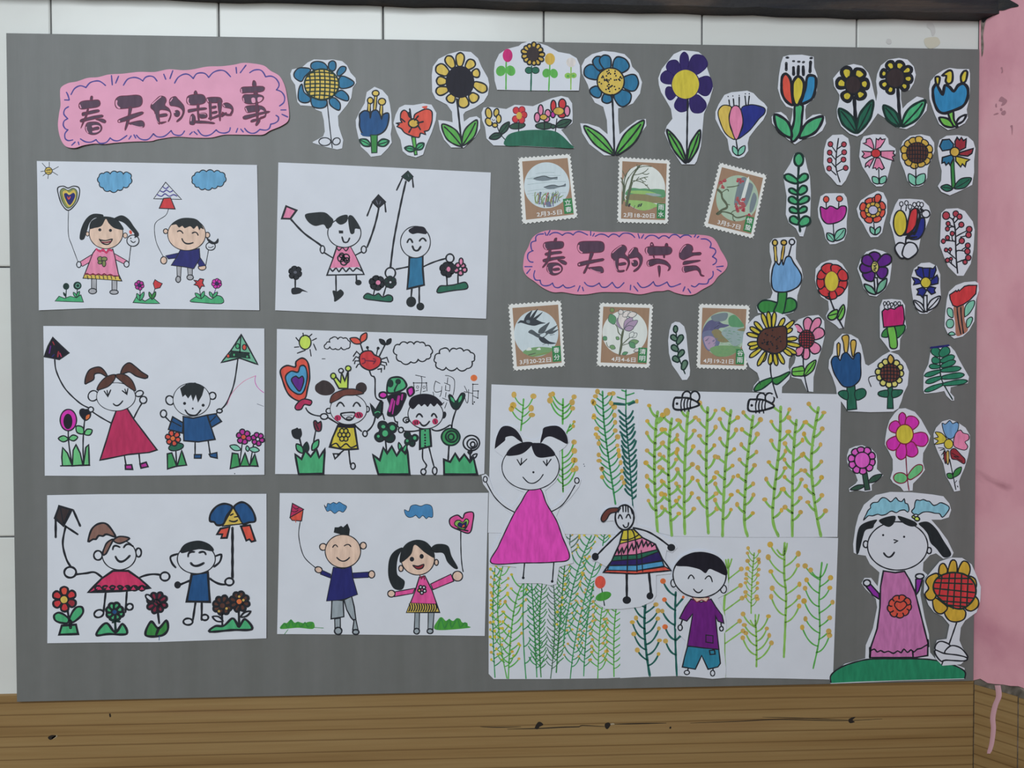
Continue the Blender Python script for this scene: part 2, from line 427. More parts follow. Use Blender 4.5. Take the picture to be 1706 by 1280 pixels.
def box(name, x0, x1, y0, y1, z0, z1, mat, parent=None, bev=0.0):
    v = [(x, y, z) for x in (x0, x1) for y in (y0, y1) for z in (z0, z1)]
    f = [(0, 1, 3, 2), (4, 6, 7, 5), (0, 4, 5, 1), (2, 3, 7, 6), (0, 2, 6, 4), (1, 5, 7, 3)]
    if bev:   # front face (y0) inset by a small bevel
        v += [(x, y0, z) for x in (x0+bev, x1-bev) for z in (z0+bev, z1-bev)]
        v = [((x, y0+bev*0.7, z) if y == y0 and i < 8 else (x, y, z)) for i, (x, y, z) in enumerate(v)]
        f = [(0, 1, 3, 2), (4, 6, 7, 5), (2, 3, 7, 6), (0, 2, 6, 4), (1, 5, 7, 3), (8, 10, 11, 9), (0, 4, 10, 8), (4, 5, 11, 10), (5, 1, 9, 11), (1, 0, 8, 9)]
    loc = ((x0+x1)/2, (y0+y1)/2, z0)
    return mesh_obj(name, v, f, [mat], parent=parent, loc=loc)
def adopt(o, root):
    o.parent = root; o.location = Vector(o.location) - Vector(root.location); return o
def struct(o): o['kind'] = 'structure'; return o
WY = 0.0085                                     # tile face
XR = BW/2 + 0.0060                              # inner corner with the pink pillar
ztop_wood = px(10, 1157, 0.007).z
# floor
struct(box('floor', -1.6, 1.4, -3.3, 0.10, -0.05, 0.0, FLOORM))
# tiled back wall: a grey grout bed with glazed tiles, each its own piece
wall = struct(box('wall_back', -1.30, XR, WY+0.004, 0.10, 0.0, 1.62, GROUT))
jx = [px(x, 30, WY).x for x in (84, 364, 638, 906, 1170, 1428)]
dxj = jx[1]-jx[0]
cols = [jx[0]-2*dxj, jx[0]-dxj] + jx + [XR]
z1_, z2_ = px(10, 445, WY).z, px(10, 895, WY).z; dz = z1_-z2_
rows = [z2_-dz, z2_, z1_, z1_+dz]
rows[0] = max(rows[0], 0.004)
for r in range(3):
    for c in range(len(cols)-1):
        g = 0.0011
        q = box('tile', cols[c]+g, cols[c+1]-g, WY, WY+0.006, rows[r]+g, rows[r+1]-g, TILE, None, 0.0016)
        adopt(q, wall)
# a few stains and scuffs on the top tiles
STAIN, N, K, B = pmat('yellow_stain', (0.70, 0.66, 0.54), 0.6, 0.2)
SMEAR, N, K, B = pmat('grey_smear', (0.67, 0.66, 0.64), 0.5, 0.2)
def blot(name, pts, mat, Y, parent, th=0.0004, sm=True):
    p = nums(pts); p = crom(p, True, 2) if sm else p
    vs, fs = tri_fill(p, 6); n = len(vs)
    v = []
    for (x, y) in vs:
        w = px(x, y, Y); v.append((w.x, Y-th, w.z))
    c = px(*p[0], Y)
    o = mesh_obj(name, v, fs, [mat], loc=(c.x, Y, c.z)); return adopt(o, parent)
blot('stain', "1540 65 1552 62 1562 63 1566 72 1558 79 1548 81 1541 75", STAIN, WY, wall)
blot('stain', "1544 40 1552 38 1557 45 1558 55 1553 60 1550 50 1545 46", SMEAR, WY, wall)
blot('stain', "1478 65 1484 66 1485 72 1480 74 1476 70", SMEAR, WY, wall)
# dark beam above the tiles
zb0, zb1 = px(540, -3, WY-0.02).z, px(1632, 26, WY-0.02).z
xl, xr = px(540, 0, WY).x, XR+0.012
sl = (zb1-zb0)/(xr-xl); xA = -1.30; zA = zb0+sl*(xA-xl)
bv = []
nb = 60
for i in range(nb+1):
    x = xA+(xr+0.03-xA)*i/nb; z = zA+sl*(x-xA)+random.uniform(-0.0012, 0.0012)
    bv += [(x, WY-0.022+random.uniform(-.0012, .0012), z+0.0016), (x, WY-0.022, z+0.16), (x, WY+0.003, z+0.16), (x, WY+0.003, z)]
bf = []
for i in range(nb):
    for k in range(4):
        a, b = i*4+k, i*4+(k+1) % 4; bf.append((a, a+4, b+4, b))
bf += [(0, 1, 2, 3), tuple(nb*4+k for k in (3, 2, 1, 0))]
struct(mesh_obj('trim_1', bv, bf, [DIRTY], loc=(0, WY, zb0)))
# wood-look skirting under the board
base = struct(box('baseboard_back', -1.30, XR, 0.0066, WY+0.01, 0.012, ztop_wood, WOOD, None, 0.002))
struct(box('trim_2', -1.30, XR, 0.0060, WY+0.012, 0.0, 0.0125, GROUT))
# chips and a crack in the skirting
for p_, m_ in (("893 1208 897 1203 902 1204 905 1208 899 1211 896 1215 891 1214", CHIP), ("1008 1206 1014 1204 1017 1208 1012 1215 1008 1212", CHIP), ("1016 1206 1022 1205 1024 1207 1018 1208", PALE),
               ("80 1229 86 1225 94 1226 90 1230 84 1233", CHIP), ("86 1230 94 1225 96 1227 90 1231", PALE), ("1413 1200 1418 1196 1425 1195 1420 1200 1424 1203 1416 1205", CHIP), ("182 1190 184 1189 185 1194 183 1195", CHIP), ("1116 1211 1118 1211 1118 1214 1115 1214", CHIP)):
    blot('chip', p_, m_, 0.0066, base)
def crackline(pts, w, mat, Y, parent, name='crack'):
    p = crom(nums(pts), False, 4); n = len(p); a = []; b_ = []
    for i, (x, y) in enumerate(p):
        h = w/2*(0.3+0.7*math.sin(math.pi*(i+0.5)/n)); a.append((x, y-h)); b_.append((x, y+h))
    v = []
    for q in a+b_:
        g = px(q[0], q[1], Y); v.append((g.x, Y-0.0003, g.z))
    c = px(*p[0], Y)
    return adopt(mesh_obj(name, v, [(i, i+1, n+i+1, n+i) for i in range(n-1)], [mat], loc=(c.x, Y, c.z)), parent)
crackline("845 1215 895 1214 935 1212 965 1211 970 1209 1010 1211", 1.8, CHIP, 0.0066, base)
crackline("1020 1207 1060 1206 1110 1205", 1.8, CHIP, 0.0066, base)
crackline("800 1211 830 1212 868 1211", 1.4, CHIP, 0.0066, base)
crackline("1150 1205 1230 1202 1300 1199 1400 1201 1470 1198", 1.4, CHIP, 0.0066, base)
crackline("1270 1195 1340 1197 1412 1200", 1.2, CHIP, 0.0066, base)
# pink pillar leaving the inner corner towards the room at about 50 degrees
an = math.radians(52); ux, uy = math.cos(an), -math.sin(an)
def pil(t, z, off=0.0):                          # a point on the pillar face, off = out of the face
    return (XR + ux*t - uy*0 - math.sin(an)*off, WY + uy*t - math.cos(an)*off, z)
def pilhit(x, y, off=0.0):
    w = w2b(rot.transposed() @ Vector((x-853, y-640, FPX))); nrm = Vector((-math.sin(an), -math.cos(an), 0))
    p0 = Vector(pil(0, 0, off)); t = (p0-CAM).dot(nrm)/w.dot(nrm); return CAM + w*t
zp = pilhit(1624, 1131).z; tm = (pilhit(1704, 1143).xy - Vector((XR, WY))).length; zsl = (pilhit(1704, 1143).z-zp)/tm
TW = 0.32
v = []; f = []
ns = 34
edge = [random.uniform(-0.003, 0.005) for _ in range(ns+1)]
for i in range(ns+1):
    t = TW*i/ns
    z_ = zp+zsl*t+edge[i]; v += [pil(t, z_, 0.0035), pil(t, z_+0.03, 0.003), pil(t, 1.62, 0.003), pil(t, z_, 0.0)]
for i in range(ns):
    a = i*4; f += [(a, a+1, a+5, a+4), (a+1, a+2, a+6, a+5), (a+3, a, a+4, a+7)]
v2 = [pil(0, 0), pil(TW, 0), pil(TW, 1.62), pil(0, 1.62)]; b0 = len(v)
back = [(XR, 0.10, 0), (XR+ux*TW+0.1, 0.10, 0), (XR+ux*TW+0.1, 0.10, 1.62), (XR, 0.10, 1.62)]
v += v2+back; f += [(b0, b0+1, b0+2, b0+3), (b0+1, b0+5, b0+6, b0+2), (b0+4, b0, b0+3, b0+7), (b0+5, b0+4, b0+7, b0+6), (b0+3, b0+2, b0+6, b0+7)]
pin = mesh_obj('wall_right', v, f, [PINK, PLASTER], [0]*(ns*3)+[1]*5, loc=(XR, WY, 0)); struct(pin)
# skirting tiles on the pillar
def slab(name, t0, t1, z0, z1, off, mat, parent=None):
    c = [pil(t0, z0, off), pil(t1, z0, off), pil(t1, z1, off), pil(t0, z1, off), pil(t0, z0, 0), pil(t1, z0, 0), pil(t1, z1, 0), pil(t0, z1, 0)]
    o = mesh_obj(name, c, [(0, 1, 2, 3), (0, 4, 5, 1), (1, 5, 6, 2), (2, 6, 7, 3), (3, 7, 4, 0)], [mat], loc=(XR, WY, 0))
    if parent: adopt(o, parent)
    return o
hj = pilhit(1697, 1200).xy - Vector((XR, WY)); tj = hj.length
bright = struct(slab('baseboard_right', 0.001, TW, 0.0, zp+0.012, 0.001, PLASTER))
slab('tile', 0.002, tj-0.0008, 0.006, pilhit(1662, 1152, 0.003).z, 0.003, WOOD, bright)
slab('tile', tj+0.0008, TW, 0.006, pilhit(1700, 1164, 0.003).z, 0.003, WOOD, bright)
# paint run below the pink edge
p = crom(nums("1662 1142 1664 1160 1658 1176 1654 1196 1655 1215 1652 1240 1647 1256"), False, 3); n = len(p)
vv = []; ff = []
for i, (x, y) in enumerate(p):
    h = 5.0*(1-0.25*i/n) if i < n-2 else 3
    for dx, of in ((-h, 0.0032), (0, 0.0046), (h, 0.0032)): vv.append(tuple(pilhit(x+dx, y, of)))
for i in range(n-1):
    a = i*3; ff += [(a, a+1, a+4, a+3), (a+1, a+2, a+5, a+4)]
adopt(mesh_obj('paint_run', vv, ff, [DRIP], loc=(XR, WY, 0), smooth=True), pin)
# scuffs on the pink wall
SCUFF, N, K, B = pmat('scuff', (0.50, 0.24, 0.29), 0.8, 0.2)
def pblot(pts, mat, name='scuff', off=0.0034):
    q = crom(nums(pts), True, 2); vs, fs = tri_fill(q, 5)
    adopt(mesh_obj(name, [tuple(pilhit(x, y, off)) for x, y in vs], fs, [mat], loc=(XR, WY, 0)), pin)
for s in ("1664 168 1668 161 1674 164 1678 168 1674 174 1668 176 1670 170", "1666 181 1669 180 1670 184 1667 185", "1669 186 1674 184 1676 188 1673 192 1668 190", "1658 175 1660 172 1661 178 1659 179"):
    pblot(s, SCUFF)
for s in ("1667 113 1670 112 1671 120 1668 122 1669 117", "1655 191 1661 188 1664 189 1660 191", "1683 210 1687 209 1687 220 1686 225 1685 214"):
    pblot(s, SCUFF)
pblot("1636 36 1645 31 1654 26 1660 18 1672 17 1684 13 1697 10 1690 4 1664 -8 1634 -8", DIRTY, 'dirt_patch', 0.0040)
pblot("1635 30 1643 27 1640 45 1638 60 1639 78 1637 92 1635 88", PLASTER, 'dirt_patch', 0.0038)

# ================================================================ the board
bo = box('bulletin_board', -BW/2, BW/2, 0.0, 0.006, BZ, BZ+BH, BOARD, None, 0.0006)
bo['label'] = 'large dark grey bulletin board covered in children\'s drawings and paper flowers'; bo['category'] = 'board'

# ================================================================ lettered signs
def arcs(rows, w, col='pb'):
    for r in rows: L(r, w, col)
SG = 'lettered pink signs'
thing('lettered_sign', 'long wavy pink sign reading 春天的趣事, above two kite drawings', 'sign', SG, 0.5, (1.2, 0.8, 0.2, 0.9))
frame(0, 0, 3.412)
paper("345 540 350 500 390 475 440 465 500 445 560 440 620 425 700 420 790 410 880 410 960 395 1040 400 1100 395 1180 380 1260 378 1330 370 1380 360 1430 362 1500 375 1540 405 1590 435 1620 490 1635 560 1645 640 1640 690 1600 720 1540 745 1500 768 1450 770 1330 768 1270 770 1200 785 1100 785 1000 780 900 795 860 805 760 808 660 815 600 822 540 820 480 830 430 845 380 835 350 790 335 720 340 650 348 600", 'bnr', True, name='pink_card')
part('scalloped_border', label='blue-violet scalloped pen border with short dashes')
frame(90, 110, 8.53)
arcs(["250 410 300 325 380 285 460 310", "460 310 520 240 620 215 680 235 735 280", "990 275 1050 190 1140 165 1210 180 1265 215", "1265 215 1300 165 1360 145 1420 160 1465 215",
 "215 585 165 620 150 690 205 755", "205 755 155 790 145 850 175 900 210 915", "210 915 170 970 175 1040 220 1070 280 1060",
 "390 1045 460 1085 540 1090 610 1055", "610 1055 650 1100 700 1108 760 1090 810 1030", "810 1030 860 1065 940 1065 1045 995", "1180 990 1230 1040 1300 1058 1360 1040 1420 970", "1420 970 1470 1010 1540 1015 1600 990 1670 925",
 "820 140 832 270", "920 150 880 245", "1562 120 1590 190", "1690 70 1650 180", "185 380 205 420 225 485", "160 488 220 490", "315 1090 270 1135", "360 1090 370 1125", "1105 1000 1075 1045", "1145 985 1170 1030"], 17)
frame(290, 100, 8.53)
arcs(["10 330 60 250 140 205 210 210 275 265", "275 265 320 200 390 185 450 200 495 250", "495 250 560 180 650 150 730 165 805 240", "1080 185 1140 150 1220 145 1270 180 1305 245", "1305 245 1380 235 1450 270 1495 340 1490 390 1460 430",
 "1460 430 1530 460 1575 530 1565 610 1505 660", "1455 795 1490 820 1485 870 1440 905 1380 920", "1380 920 1360 980 1310 1005 1225 995", "1225 995 1170 1040 1110 1050 1050 1025 1010 980",
 "-35 1010 0 1060 70 1080 120 1065 155 1015", "345 1000 390 1060 450 1085 530 1065 605 1000", "605 1000 650 1035 730 1045 790 1020 805 970",
 "885 110 892 190", "1025 80 945 185", "1525 718 1595 718", "1540 780 1620 818", "265 1030 230 1065", "290 1025 335 1065", "910 980 890 1035", "955 990 990 1030"], 17)
frame(90, 110, 8.53)
W1 = 'pc'
def cap(pts, o=9): F(pts, 'pc', o, 'po')
def hl(pts, w=12): L(pts, w, 'bnr')
part('lettering')
cap("360 570 375 525 430 500 530 492 630 485 660 515 660 560 620 590 520 605 420 620 375 610")
cap("520 490 530 435 555 438 550 490"); cap("405 690 415 668 480 655 560 635 640 625 648 655 560 680 470 700 415 715"); cap("380 790 395 765 480 740 580 715 690 700 700 730 600 755 500 780 400 805")
cap("500 620 470 740 440 800 400 880 395 885 420 800 455 710 480 620"); cap("600 765 690 755 745 785 735 815 700 810 640 780")
cap("455 880 480 815 560 800 640 810 690 870 680 930 620 975 550 985 490 960 460 920"); F("545 860 600 845 660 860 665 915 620 950 555 950 570 900", 'bnr'); cap("560 895 570 885 640 870 650 905 580 920 565 925"); hl("470 875 472 910 495 955"); hl("375 560 390 600", 14)
part('lettering')
cap("870 545 880 480 930 435 1040 425 1180 415 1245 440 1260 510 1235 570 1150 595 1000 610 920 612 885 590"); hl("895 500 895 560 935 600", 22)
cap("1070 590 1110 600 1095 680 1075 790 1030 910 1015 905 1035 800 1060 690"); cap("915 795 930 765 1050 715 1150 680 1260 655 1268 685 1160 735 1060 775 940 808"); cap("1065 820 1150 795 1250 780 1290 820 1280 875 1200 870 1120 845"); hl("1110 845 1200 870 1262 872", 11); D("935 790", 13, 'bnr')
part('lettering')
cap("1380 600 1385 550 1440 490 1510 430 1580 445 1600 500 1580 560 1640 610 1670 690 1650 770 1625 795 1660 690 1620 640 1510 630 1500 700 1510 820 1490 825 1450 750 1430 650"); hl("1400 545 1460 490 1520 440", 13); hl("1440 690 1460 770 1490 810", 9)
cap("1500 695 1600 680 1610 715 1510 730"); cap("1500 810 1580 795 1600 800 1530 828")
frame(290, 100, 8.53)
cap("-65 590 -45 545 20 520 60 560 100 600 145 660 150 750 110 840 50 885 45 865 110 800 125 730 80 680 10 660 -50 650"); hl("-50 590 -20 545", 11); E(45, 765, 42, 48, 'pc', 8, 0, 'po'); D("12 745", 12, 'bnr')
part('lettering')
cap("285 480 300 440 320 445 335 490"); cap("180 590 190 530 240 500 330 490 420 500 455 560 440 610 380 635 260 645 200 630"); hl("205 550 200 590 220 630", 17)
cap("200 720 220 705 330 690 440 680 470 695 440 710 330 725 220 750 205 745"); cap("330 640 360 640 355 740 365 870 350 870 335 760"); cap("370 770 450 760 475 790 460 825 380 830"); cap("225 900 240 800 270 770 305 810 310 880 290 925 245 925"); hl("250 810 245 870", 12); cap("300 870 450 875 570 895 570 912 450 905 310 900"); hl("380 770 440 770 450 785", 8)
cap("465 560 480 540 560 530 660 540 690 590 670 610 560 615 490 615"); cap("500 610 530 610 535 700 540 850 510 845 505 720"); cap("625 600 680 600 670 760 665 860 650 860 640 760"); cap("530 670 600 655 600 685 540 695", 7); cap("545 745 615 730 610 760 550 770", 7); cap("495 830 560 815 640 780 700 760 640 810 520 850"); hl("475 560 490 600", 12)
cap("695 640 740 612 800 630 845 690 830 770 760 800 800 770 825 710 780 690 715 675"); cap("690 745 750 770 820 780 810 795 750 795 700 765"); hl("705 640 725 670", 11); cap("680 800 740 750 750 765 690 815", 5)
part('lettering')
cap("1118 370 1122 310 1140 295 1165 320 1170 375"); cap("945 440 965 395 1050 385 1270 382 1280 440 1200 465 1060 470 970 475"); hl("960 420 965 465", 14)
cap("1140 465 1190 465 1185 600 1195 720 1200 840 1180 935 1190 840 1180 720 1150 580"); cap("975 555 1000 500 1080 495 1200 495 1270 520 1275 560 1230 605 1120 630 1020 620"); F("1105 550 1150 545 1160 610 1115 615", 'bnr'); F("1195 540 1260 540 1250 580 1200 605", 'bnr'); hl("990 550 1000 600", 12)
cap("1010 690 1040 660 1160 650 1260 665 1310 720 1310 800 1280 830 1200 850 1280 790 1270 740 1160 740 1060 755 1030 740"); F("1230 715 1290 740 1295 790 1220 810", 'bnr'); hl("1022 690 1045 745", 12); cap("985 830 1010 800 1150 770 1340 735 1350 755 1180 800 1020 850"); cap("1095 880 1120 855 1200 840 1280 810 1230 850 1120 890"); cap("1165 930 1190 870 1225 830 1225 880 1185 938"); cap("1165 620 1195 620 1200 850 1180 850")

thing('lettered_sign', 'pink cloud-shaped sign reading 春天的节气, between the two rows of stamp cards', 'sign', SG, 0.5, (1.0, 0.7, 0.1, 1.0))
frame(860, 370, 4.265)
paper("50 290 60 230 85 180 110 120 150 85 210 62 280 58 350 65 430 60 520 65 600 72 700 72 760 68 850 78 950 82 1080 80 1180 90 1300 92 1380 105 1420 140 1450 200 1480 250 1498 300 1480 345 1430 390 1390 440 1320 480 1260 515 1200 520 1130 505 1080 485 1040 492 980 495 880 515 780 502 700 500 600 500 500 515 420 515 330 500 260 500 190 470 130 425 75 385 50 340", 'bn2', True, name='pink_card')
part('scalloped_border', label='blue-violet scalloped pen border with short dashes')
frame(865, 380, 8.53)
arcs(["345 85 270 95 235 130 235 185", "235 185 175 205 165 260 180 320 195 325", "195 325 130 360 118 430 150 480 195 488", "430 100 480 70 540 68 580 85 612 105", "612 105 660 75 720 75 765 100", "765 100 810 60 870 55 970 100", "1080 120 1140 90 1210 95 1268 130", "1268 130 1320 90 1380 95 1420 125",
 "1420 125 1470 80 1540 75 1600 95 1640 135", "220 610 205 680 230 740 295 745", "295 745 310 800 360 825 430 815 470 785", "470 785 500 840 560 850 620 812", "620 812 660 850 720 850 785 825", "925 775 970 820 1050 830 1135 785", "1135 785 1170 840 1240 840 1320 775", "1320 775 1370 845 1420 845 1485 780",
 "365 65 380 105", "435 40 400 105", "1015 50 1015 105", "1065 80 1045 115", "80 552 180 552", "155 590 105 650", "860 825 830 900", "895 845 910 895", "1580 815 1575 880", "1625 830 1680 900"], 16)
frame(1020, 380, 8.53)
arcs(["365 85 385 145", "445 95 415 145", "465 155 520 110 600 110 660 150", "660 150 710 115 760 115 805 145", "805 145 850 100 910 98 965 140", "965 140 1010 108 1080 105 1120 130", "1260 158 1330 160 1390 200 1400 240 1385 280", "1385 280 1450 300 1465 350 1420 410", "1420 410 1475 450 1465 500 1425 525",
 "1425 620 1420 690 1365 735", "1365 735 1345 790 1290 800 1225 795", "1225 795 1180 835 1150 838 1118 822", "355 780 400 840 450 848 520 820 580 765", "580 765 610 820 660 825 720 800 775 770", "775 770 810 830 860 835 965 795",
 "1185 95 1165 130", "1225 120 1205 140", "1478 555 1570 545", "1485 590 1540 622", "1025 840 1000 900", "1070 868 1105 925"], 16)
def hl2(pts, w=12): L(pts, w, 'bn2')
frame(865, 380, 8.53)
part('lettering')
cap("490 195 505 150 535 145 525 195"); cap("340 250 360 210 430 195 540 190 620 200 632 250 600 290 500 305 390 312 350 285"); hl2("360 230 360 270 385 305", 14); cap("365 380 380 355 480 340 590 332 600 360 500 375 390 395"); cap("335 465 350 445 470 420 630 405 640 435 520 450 400 480 345 485")
cap("420 310 450 310 440 420 400 500 345 560 330 555 380 480 405 400"); cap("545 455 620 460 675 495 660 525 610 510 570 480"); cap("390 570 410 510 480 495 560 505 612 560 600 620 540 665 470 672 420 640 395 610"); F("480 560 540 535 590 560 590 610 540 640 480 635", 'bn2'); cap("470 590 480 580 560 570 570 600 490 610"); hl2("400 560 405 600 425 640", 10)
part('lettering')
cap("825 280 840 215 900 192 1030 188 1160 192 1205 230 1205 310 1160 345 1040 355 900 362 850 340"); hl2("845 250 845 310 890 350", 18); cap("1010 350 1055 360 1020 450 970 570 930 645 908 638 945 560 985 460"); cap("830 525 845 495 960 465 1080 450 1190 435 1192 465 1080 490 960 520 850 545"); cap("975 570 1060 555 1160 550 1195 590 1190 635 1130 635 1040 600"); hl2("1010 585 1090 620 1150 632", 10); D("852 520", 12, 'bn2')
part('lettering')
cap("1305 390 1320 340 1390 280 1460 242 1510 260 1528 310 1500 370 1550 420 1570 500 1540 580 1515 608 1545 500 1500 440 1420 430 1410 500 1410 600 1490 600 1480 625 1400 625 1365 560 1345 460 1315 430"); hl2("1325 355 1390 295 1450 255", 12); hl2("1355 470 1365 550 1390 605", 10); cap("1415 505 1500 490 1515 520 1420 535")
cap("1550 380 1570 330 1630 278 1680 290 1690 340 1720 370 1750 420 1740 510 1690 590 1630 625 1625 605 1690 550 1710 480 1680 420 1600 430 1555 430"); hl2("1562 370 1620 290", 12); E(1640, 503, 45, 45, 'pc', 8, 0, 'po'); D("1612 485", 13, 'bn2')
frame(1020, 380, 8.53)
part('lettering')
cap("540 265 545 215 570 210 590 260"); cap("745 265 760 220 785 225 790 265"); cap("465 330 480 280 560 262 700 265 800 265 845 300 840 350 790 382 660 388 540 390 490 370"); hl2("490 290 485 340 510 380", 17); cap("575 388 590 388 600 425 585 425", 7); cap("720 388 745 388 742 425 728 425", 7)
cap("490 510 500 470 560 445 660 440 760 470 825 540 815 590 785 610 800 560 740 520 640 510 560 540 510 545"); hl2("510 480 505 520 520 540", 12); cap("645 545 680 545 680 620 665 700 655 640"); D("560 235", 10, 'bn2')
part('lettering')
cap("948 390 960 330 1010 255 1070 230 1130 255 1145 310 1130 350 1250 348 1250 385 1150 395 1070 430 1010 455 960 430"); hl2("965 345 1000 285 1040 250", 12); cap("1000 515 1020 475 1120 465 1240 458 1235 475 1130 500 1020 525"); cap("990 600 1010 550 1100 540 1190 540 1245 590 1260 660 1300 680 1290 690 1250 680 1220 620 1180 600 1090 620 1020 635"); hl2("1010 560 1005 600 1020 630", 12)

# ================================================================ stamp cards
SGp = 'stamp cards of spring festivals'
def rnd_tooth(c, n):
    out = []
    for i in range(4):
        a, b = c[i], c[(i+1) % 4]; k = n[i % 2]
        dx, dy = b[0]-a[0], b[1]-a[1]; l = math.hypot(dx, dy); nx, ny = dy/l, -dx/l
        for j in range(k):
            t = j/k; out.append((a[0]+dx*t, a[1]+dy*t))
            t = (j+0.5)/k; out.append((a[0]+dx*t-nx*2.6, a[1]+dy*t-ny*2.6))
    return out
def stamp(label, fr, corners, tag, date, base=0.45, ccx=47, ccy=51, r=39, sky='sim', dw=(25, 43)):
    thing('stamp_card', label, 'stamp card', SGp, base, (0.35, 0.35, 0.15, 0.3))
    frame(*fr); c = [FR[0](*q) for q in nums(corners)]
    frame(0, 0, 1); paper(rnd_tooth(c, (13, 16)), 'card')
    quad_frame(c, 94, 113)
    part('brown_panel'); F("7.5 7.5 87.5 7.5 87.5 105.5 7.5 105.5", 'sbr', sm=False)
    part('round_picture'); E(ccx, ccy, r, r, sky)
    return lambda: (part('festival_tag', label='green tag with white characters'), F("72 77 87.2 77 87.2 103 72 103", 'sgn', sm=False), text(tag[0], 74.3, 88.5, 9.5, 10.5, 'sw'), text(tag[1], 74.3, 100.5, 9.5, 10.5, 'sw'),
                    part('date'), text(date, dw[0], 103, 8.2, dw[1], 'sw'))
e_ = stamp('stamp card tagged 立春 with two grey fish above water plants', (840, 240, 8.53), "190 190 945 135 1050 1060 250 1150", '立春', '2月3-5日', dw=(26, 42))
for y, a, b in ((30, 30, 62), (36, 20, 72), (47, 14, 80), (58, 14, 60), (63, 12, 50), (66, 20, 78)): L([(a, y), ((a+b)/2, y-0.8), (b, y+0.5)], 0.5, 's14')
part('fish'); F("25 38 32 36 42 35 52 38 62 40 66 38 66 43 60 42 50 43 40 43 30 41", 's1'); L("25 38 34 36 44 35 54 39 66 39", 1.4, 's2'); L("14 37 25 38", .8, 's14')
part('fish'); F("42 54 50 52 58 52 66 54 76 53 79 50 79 56 70 56 60 58 50 58", 's1'); L("42 54 52 52 60 52 68 55 79 53", 1.3, 's2')
part('water_plants')
for i in range(34):
    x = random.uniform(24, 70); b = 85-abs(x-47)*0.25; h = random.uniform(8, 20); L([(x, b), (x+random.uniform(-2, 4), b-h*.6), (x+random.uniform(-1, 9), b-h)], random.uniform(.8, 1.8), random.choice(['s3', 's4', 's3', 's8', 's9', 's2']))
for i in range(10):
    x = random.uniform(38, 56); L([(x, 87), (x+random.uniform(-3, 3), 80)], 1.6, random.choice(['s8', 's1', 's8']))
e_()
e_ = stamp('stamp card tagged 雨水 with bare dark trees beside a green field', (1000, 240, 5.687), "170 120 665 148 645 765 155 750", '雨水', '2月18-20日', sky='s6', dw=(12, 56))
part('field'); F("20 54 30 52 40 53 50 52 60 53 70 52 83 53 85.5 56 85 66 60 68 30 66 14 64", 's13'); F("18 58 50 56 70 60 60 62 30 62", 's11'); F("16 66 40 62 84 68 80 76 50 76 20 74", 's12'); F("50 61 68 60 80 63 66 65", 's14'); F("14 74 50 74 74 80 66 85 50 90 36 88 24 82", 's11')
part('bare_trees')
for r_ in ("9 78 12 60 12 40 16 28", "16 82 20 60 24 44 28 30 38 14", "12 74 14 50 20 34", "9 80 10 50 6 36"): L(r_, 2.6 if r_[0] == '1' and r_[1] == '6' else 1.8, 's5')
L("17 82 21 60 25 44", 4.2, 's5')
for r_ in ("24 44 40 36 54 32", "25 40 44 42 58 54", "28 30 44 26 54 18", "30 26 40 16 60 14", "20 34 30 22 42 12", "16 28 22 20", "44 42 50 40", "44 26 50 28 56 26", "40 36 46 40", "36 20 34 12", "50 47 54 46", "48 34 52 37", "14 34 8 24", "12 50 6 42", "34 38 38 33"): L(r_, 1.2, 's5')
for i in range(12): x = random.uniform(18, 44); L([(x, 87-abs(30-x)*.3), (x+2, 82-abs(30-x)*.3)], .8, 'sd')
e_()
e_ = stamp('tilted stamp card tagged 惊蛰 with red blossom on a bent branch', (1000, 240, 5.687), "1125 170 1582 290 1450 905 970 785", '惊蛰', '3月5-7日', sky='s0', ccx=49, ccy=52, dw=(24, 42))
part('tree_trunks'); F("46 18 58 16 56 40 54 60 46 64 44 40", 's1'); F("62 22 72 24 72 40 68 62 62 60 62 40", 's1'); F("76 36 84 44 82 66 77 70 74 56", 's1'); F("58 16 63 17 61 58 56 60", 's6')
part('branch')
L("10 46 18 50 22 58 32 66 34 72 26 78 20 86", 3.6, 's5'); L("20 84 30 80 44 80 56 84 70 78", 2.4, 's5'); L("18 50 26 42 30 44", 1.6, 's5'); L("26 38 38 34 46 30", 1.6, 's5'); L("48 80 50 88 54 90", 1.5, 's5'); L("44 80 48 74 56 72", 1.4, 's5'); L("32 66 38 66", 1.5, 's5'); F("17 86 24 79 28 81 22 88", 's5')
part('blossoms')
for (x, y, s) in ((14, 34, 6), (20, 30, 6), (18, 40, 5), (44, 22, 6), (50, 24, 5), (52, 54, 6), (58, 62, 8), (64, 60, 7), (56, 70, 7), (66, 68, 6), (60, 52, 5), (74, 76, 6), (80, 78, 5), (50, 64, 5)):
    for k in range(4): E(x+random.uniform(-s, s)*.5, y+random.uniform(-s, s)*.5, s*.42, s*.36, random.choice(['s9', 's9', 'be']))
    D([(x, y)], 0.8, 'sd')
e_()
e_ = stamp('stamp card tagged 春分 with two dark swallows in flight', (830, 480, 8.53), "135 225 900 170 955 1120 210 1185", '春分', '3月20-22日', sky='sim', ccx=46, ccy=53, dw=(13, 56))
part('river_bank'); F("20 82 32 77 50 76 70 79 74 82 64 88 50 91 36 91 26 87", 's4'); F("26 80 32 75 36 80", 's6'); F("44 80 50 77 52 81", 's6'); L("30 88 42 86", 1.4, 's5'); L("38 91 52 88 66 87", 1.6, 's3'); L("56 73 64 71 66 75", .7, 's2'); L("70 58 78 57", .7, 's2')
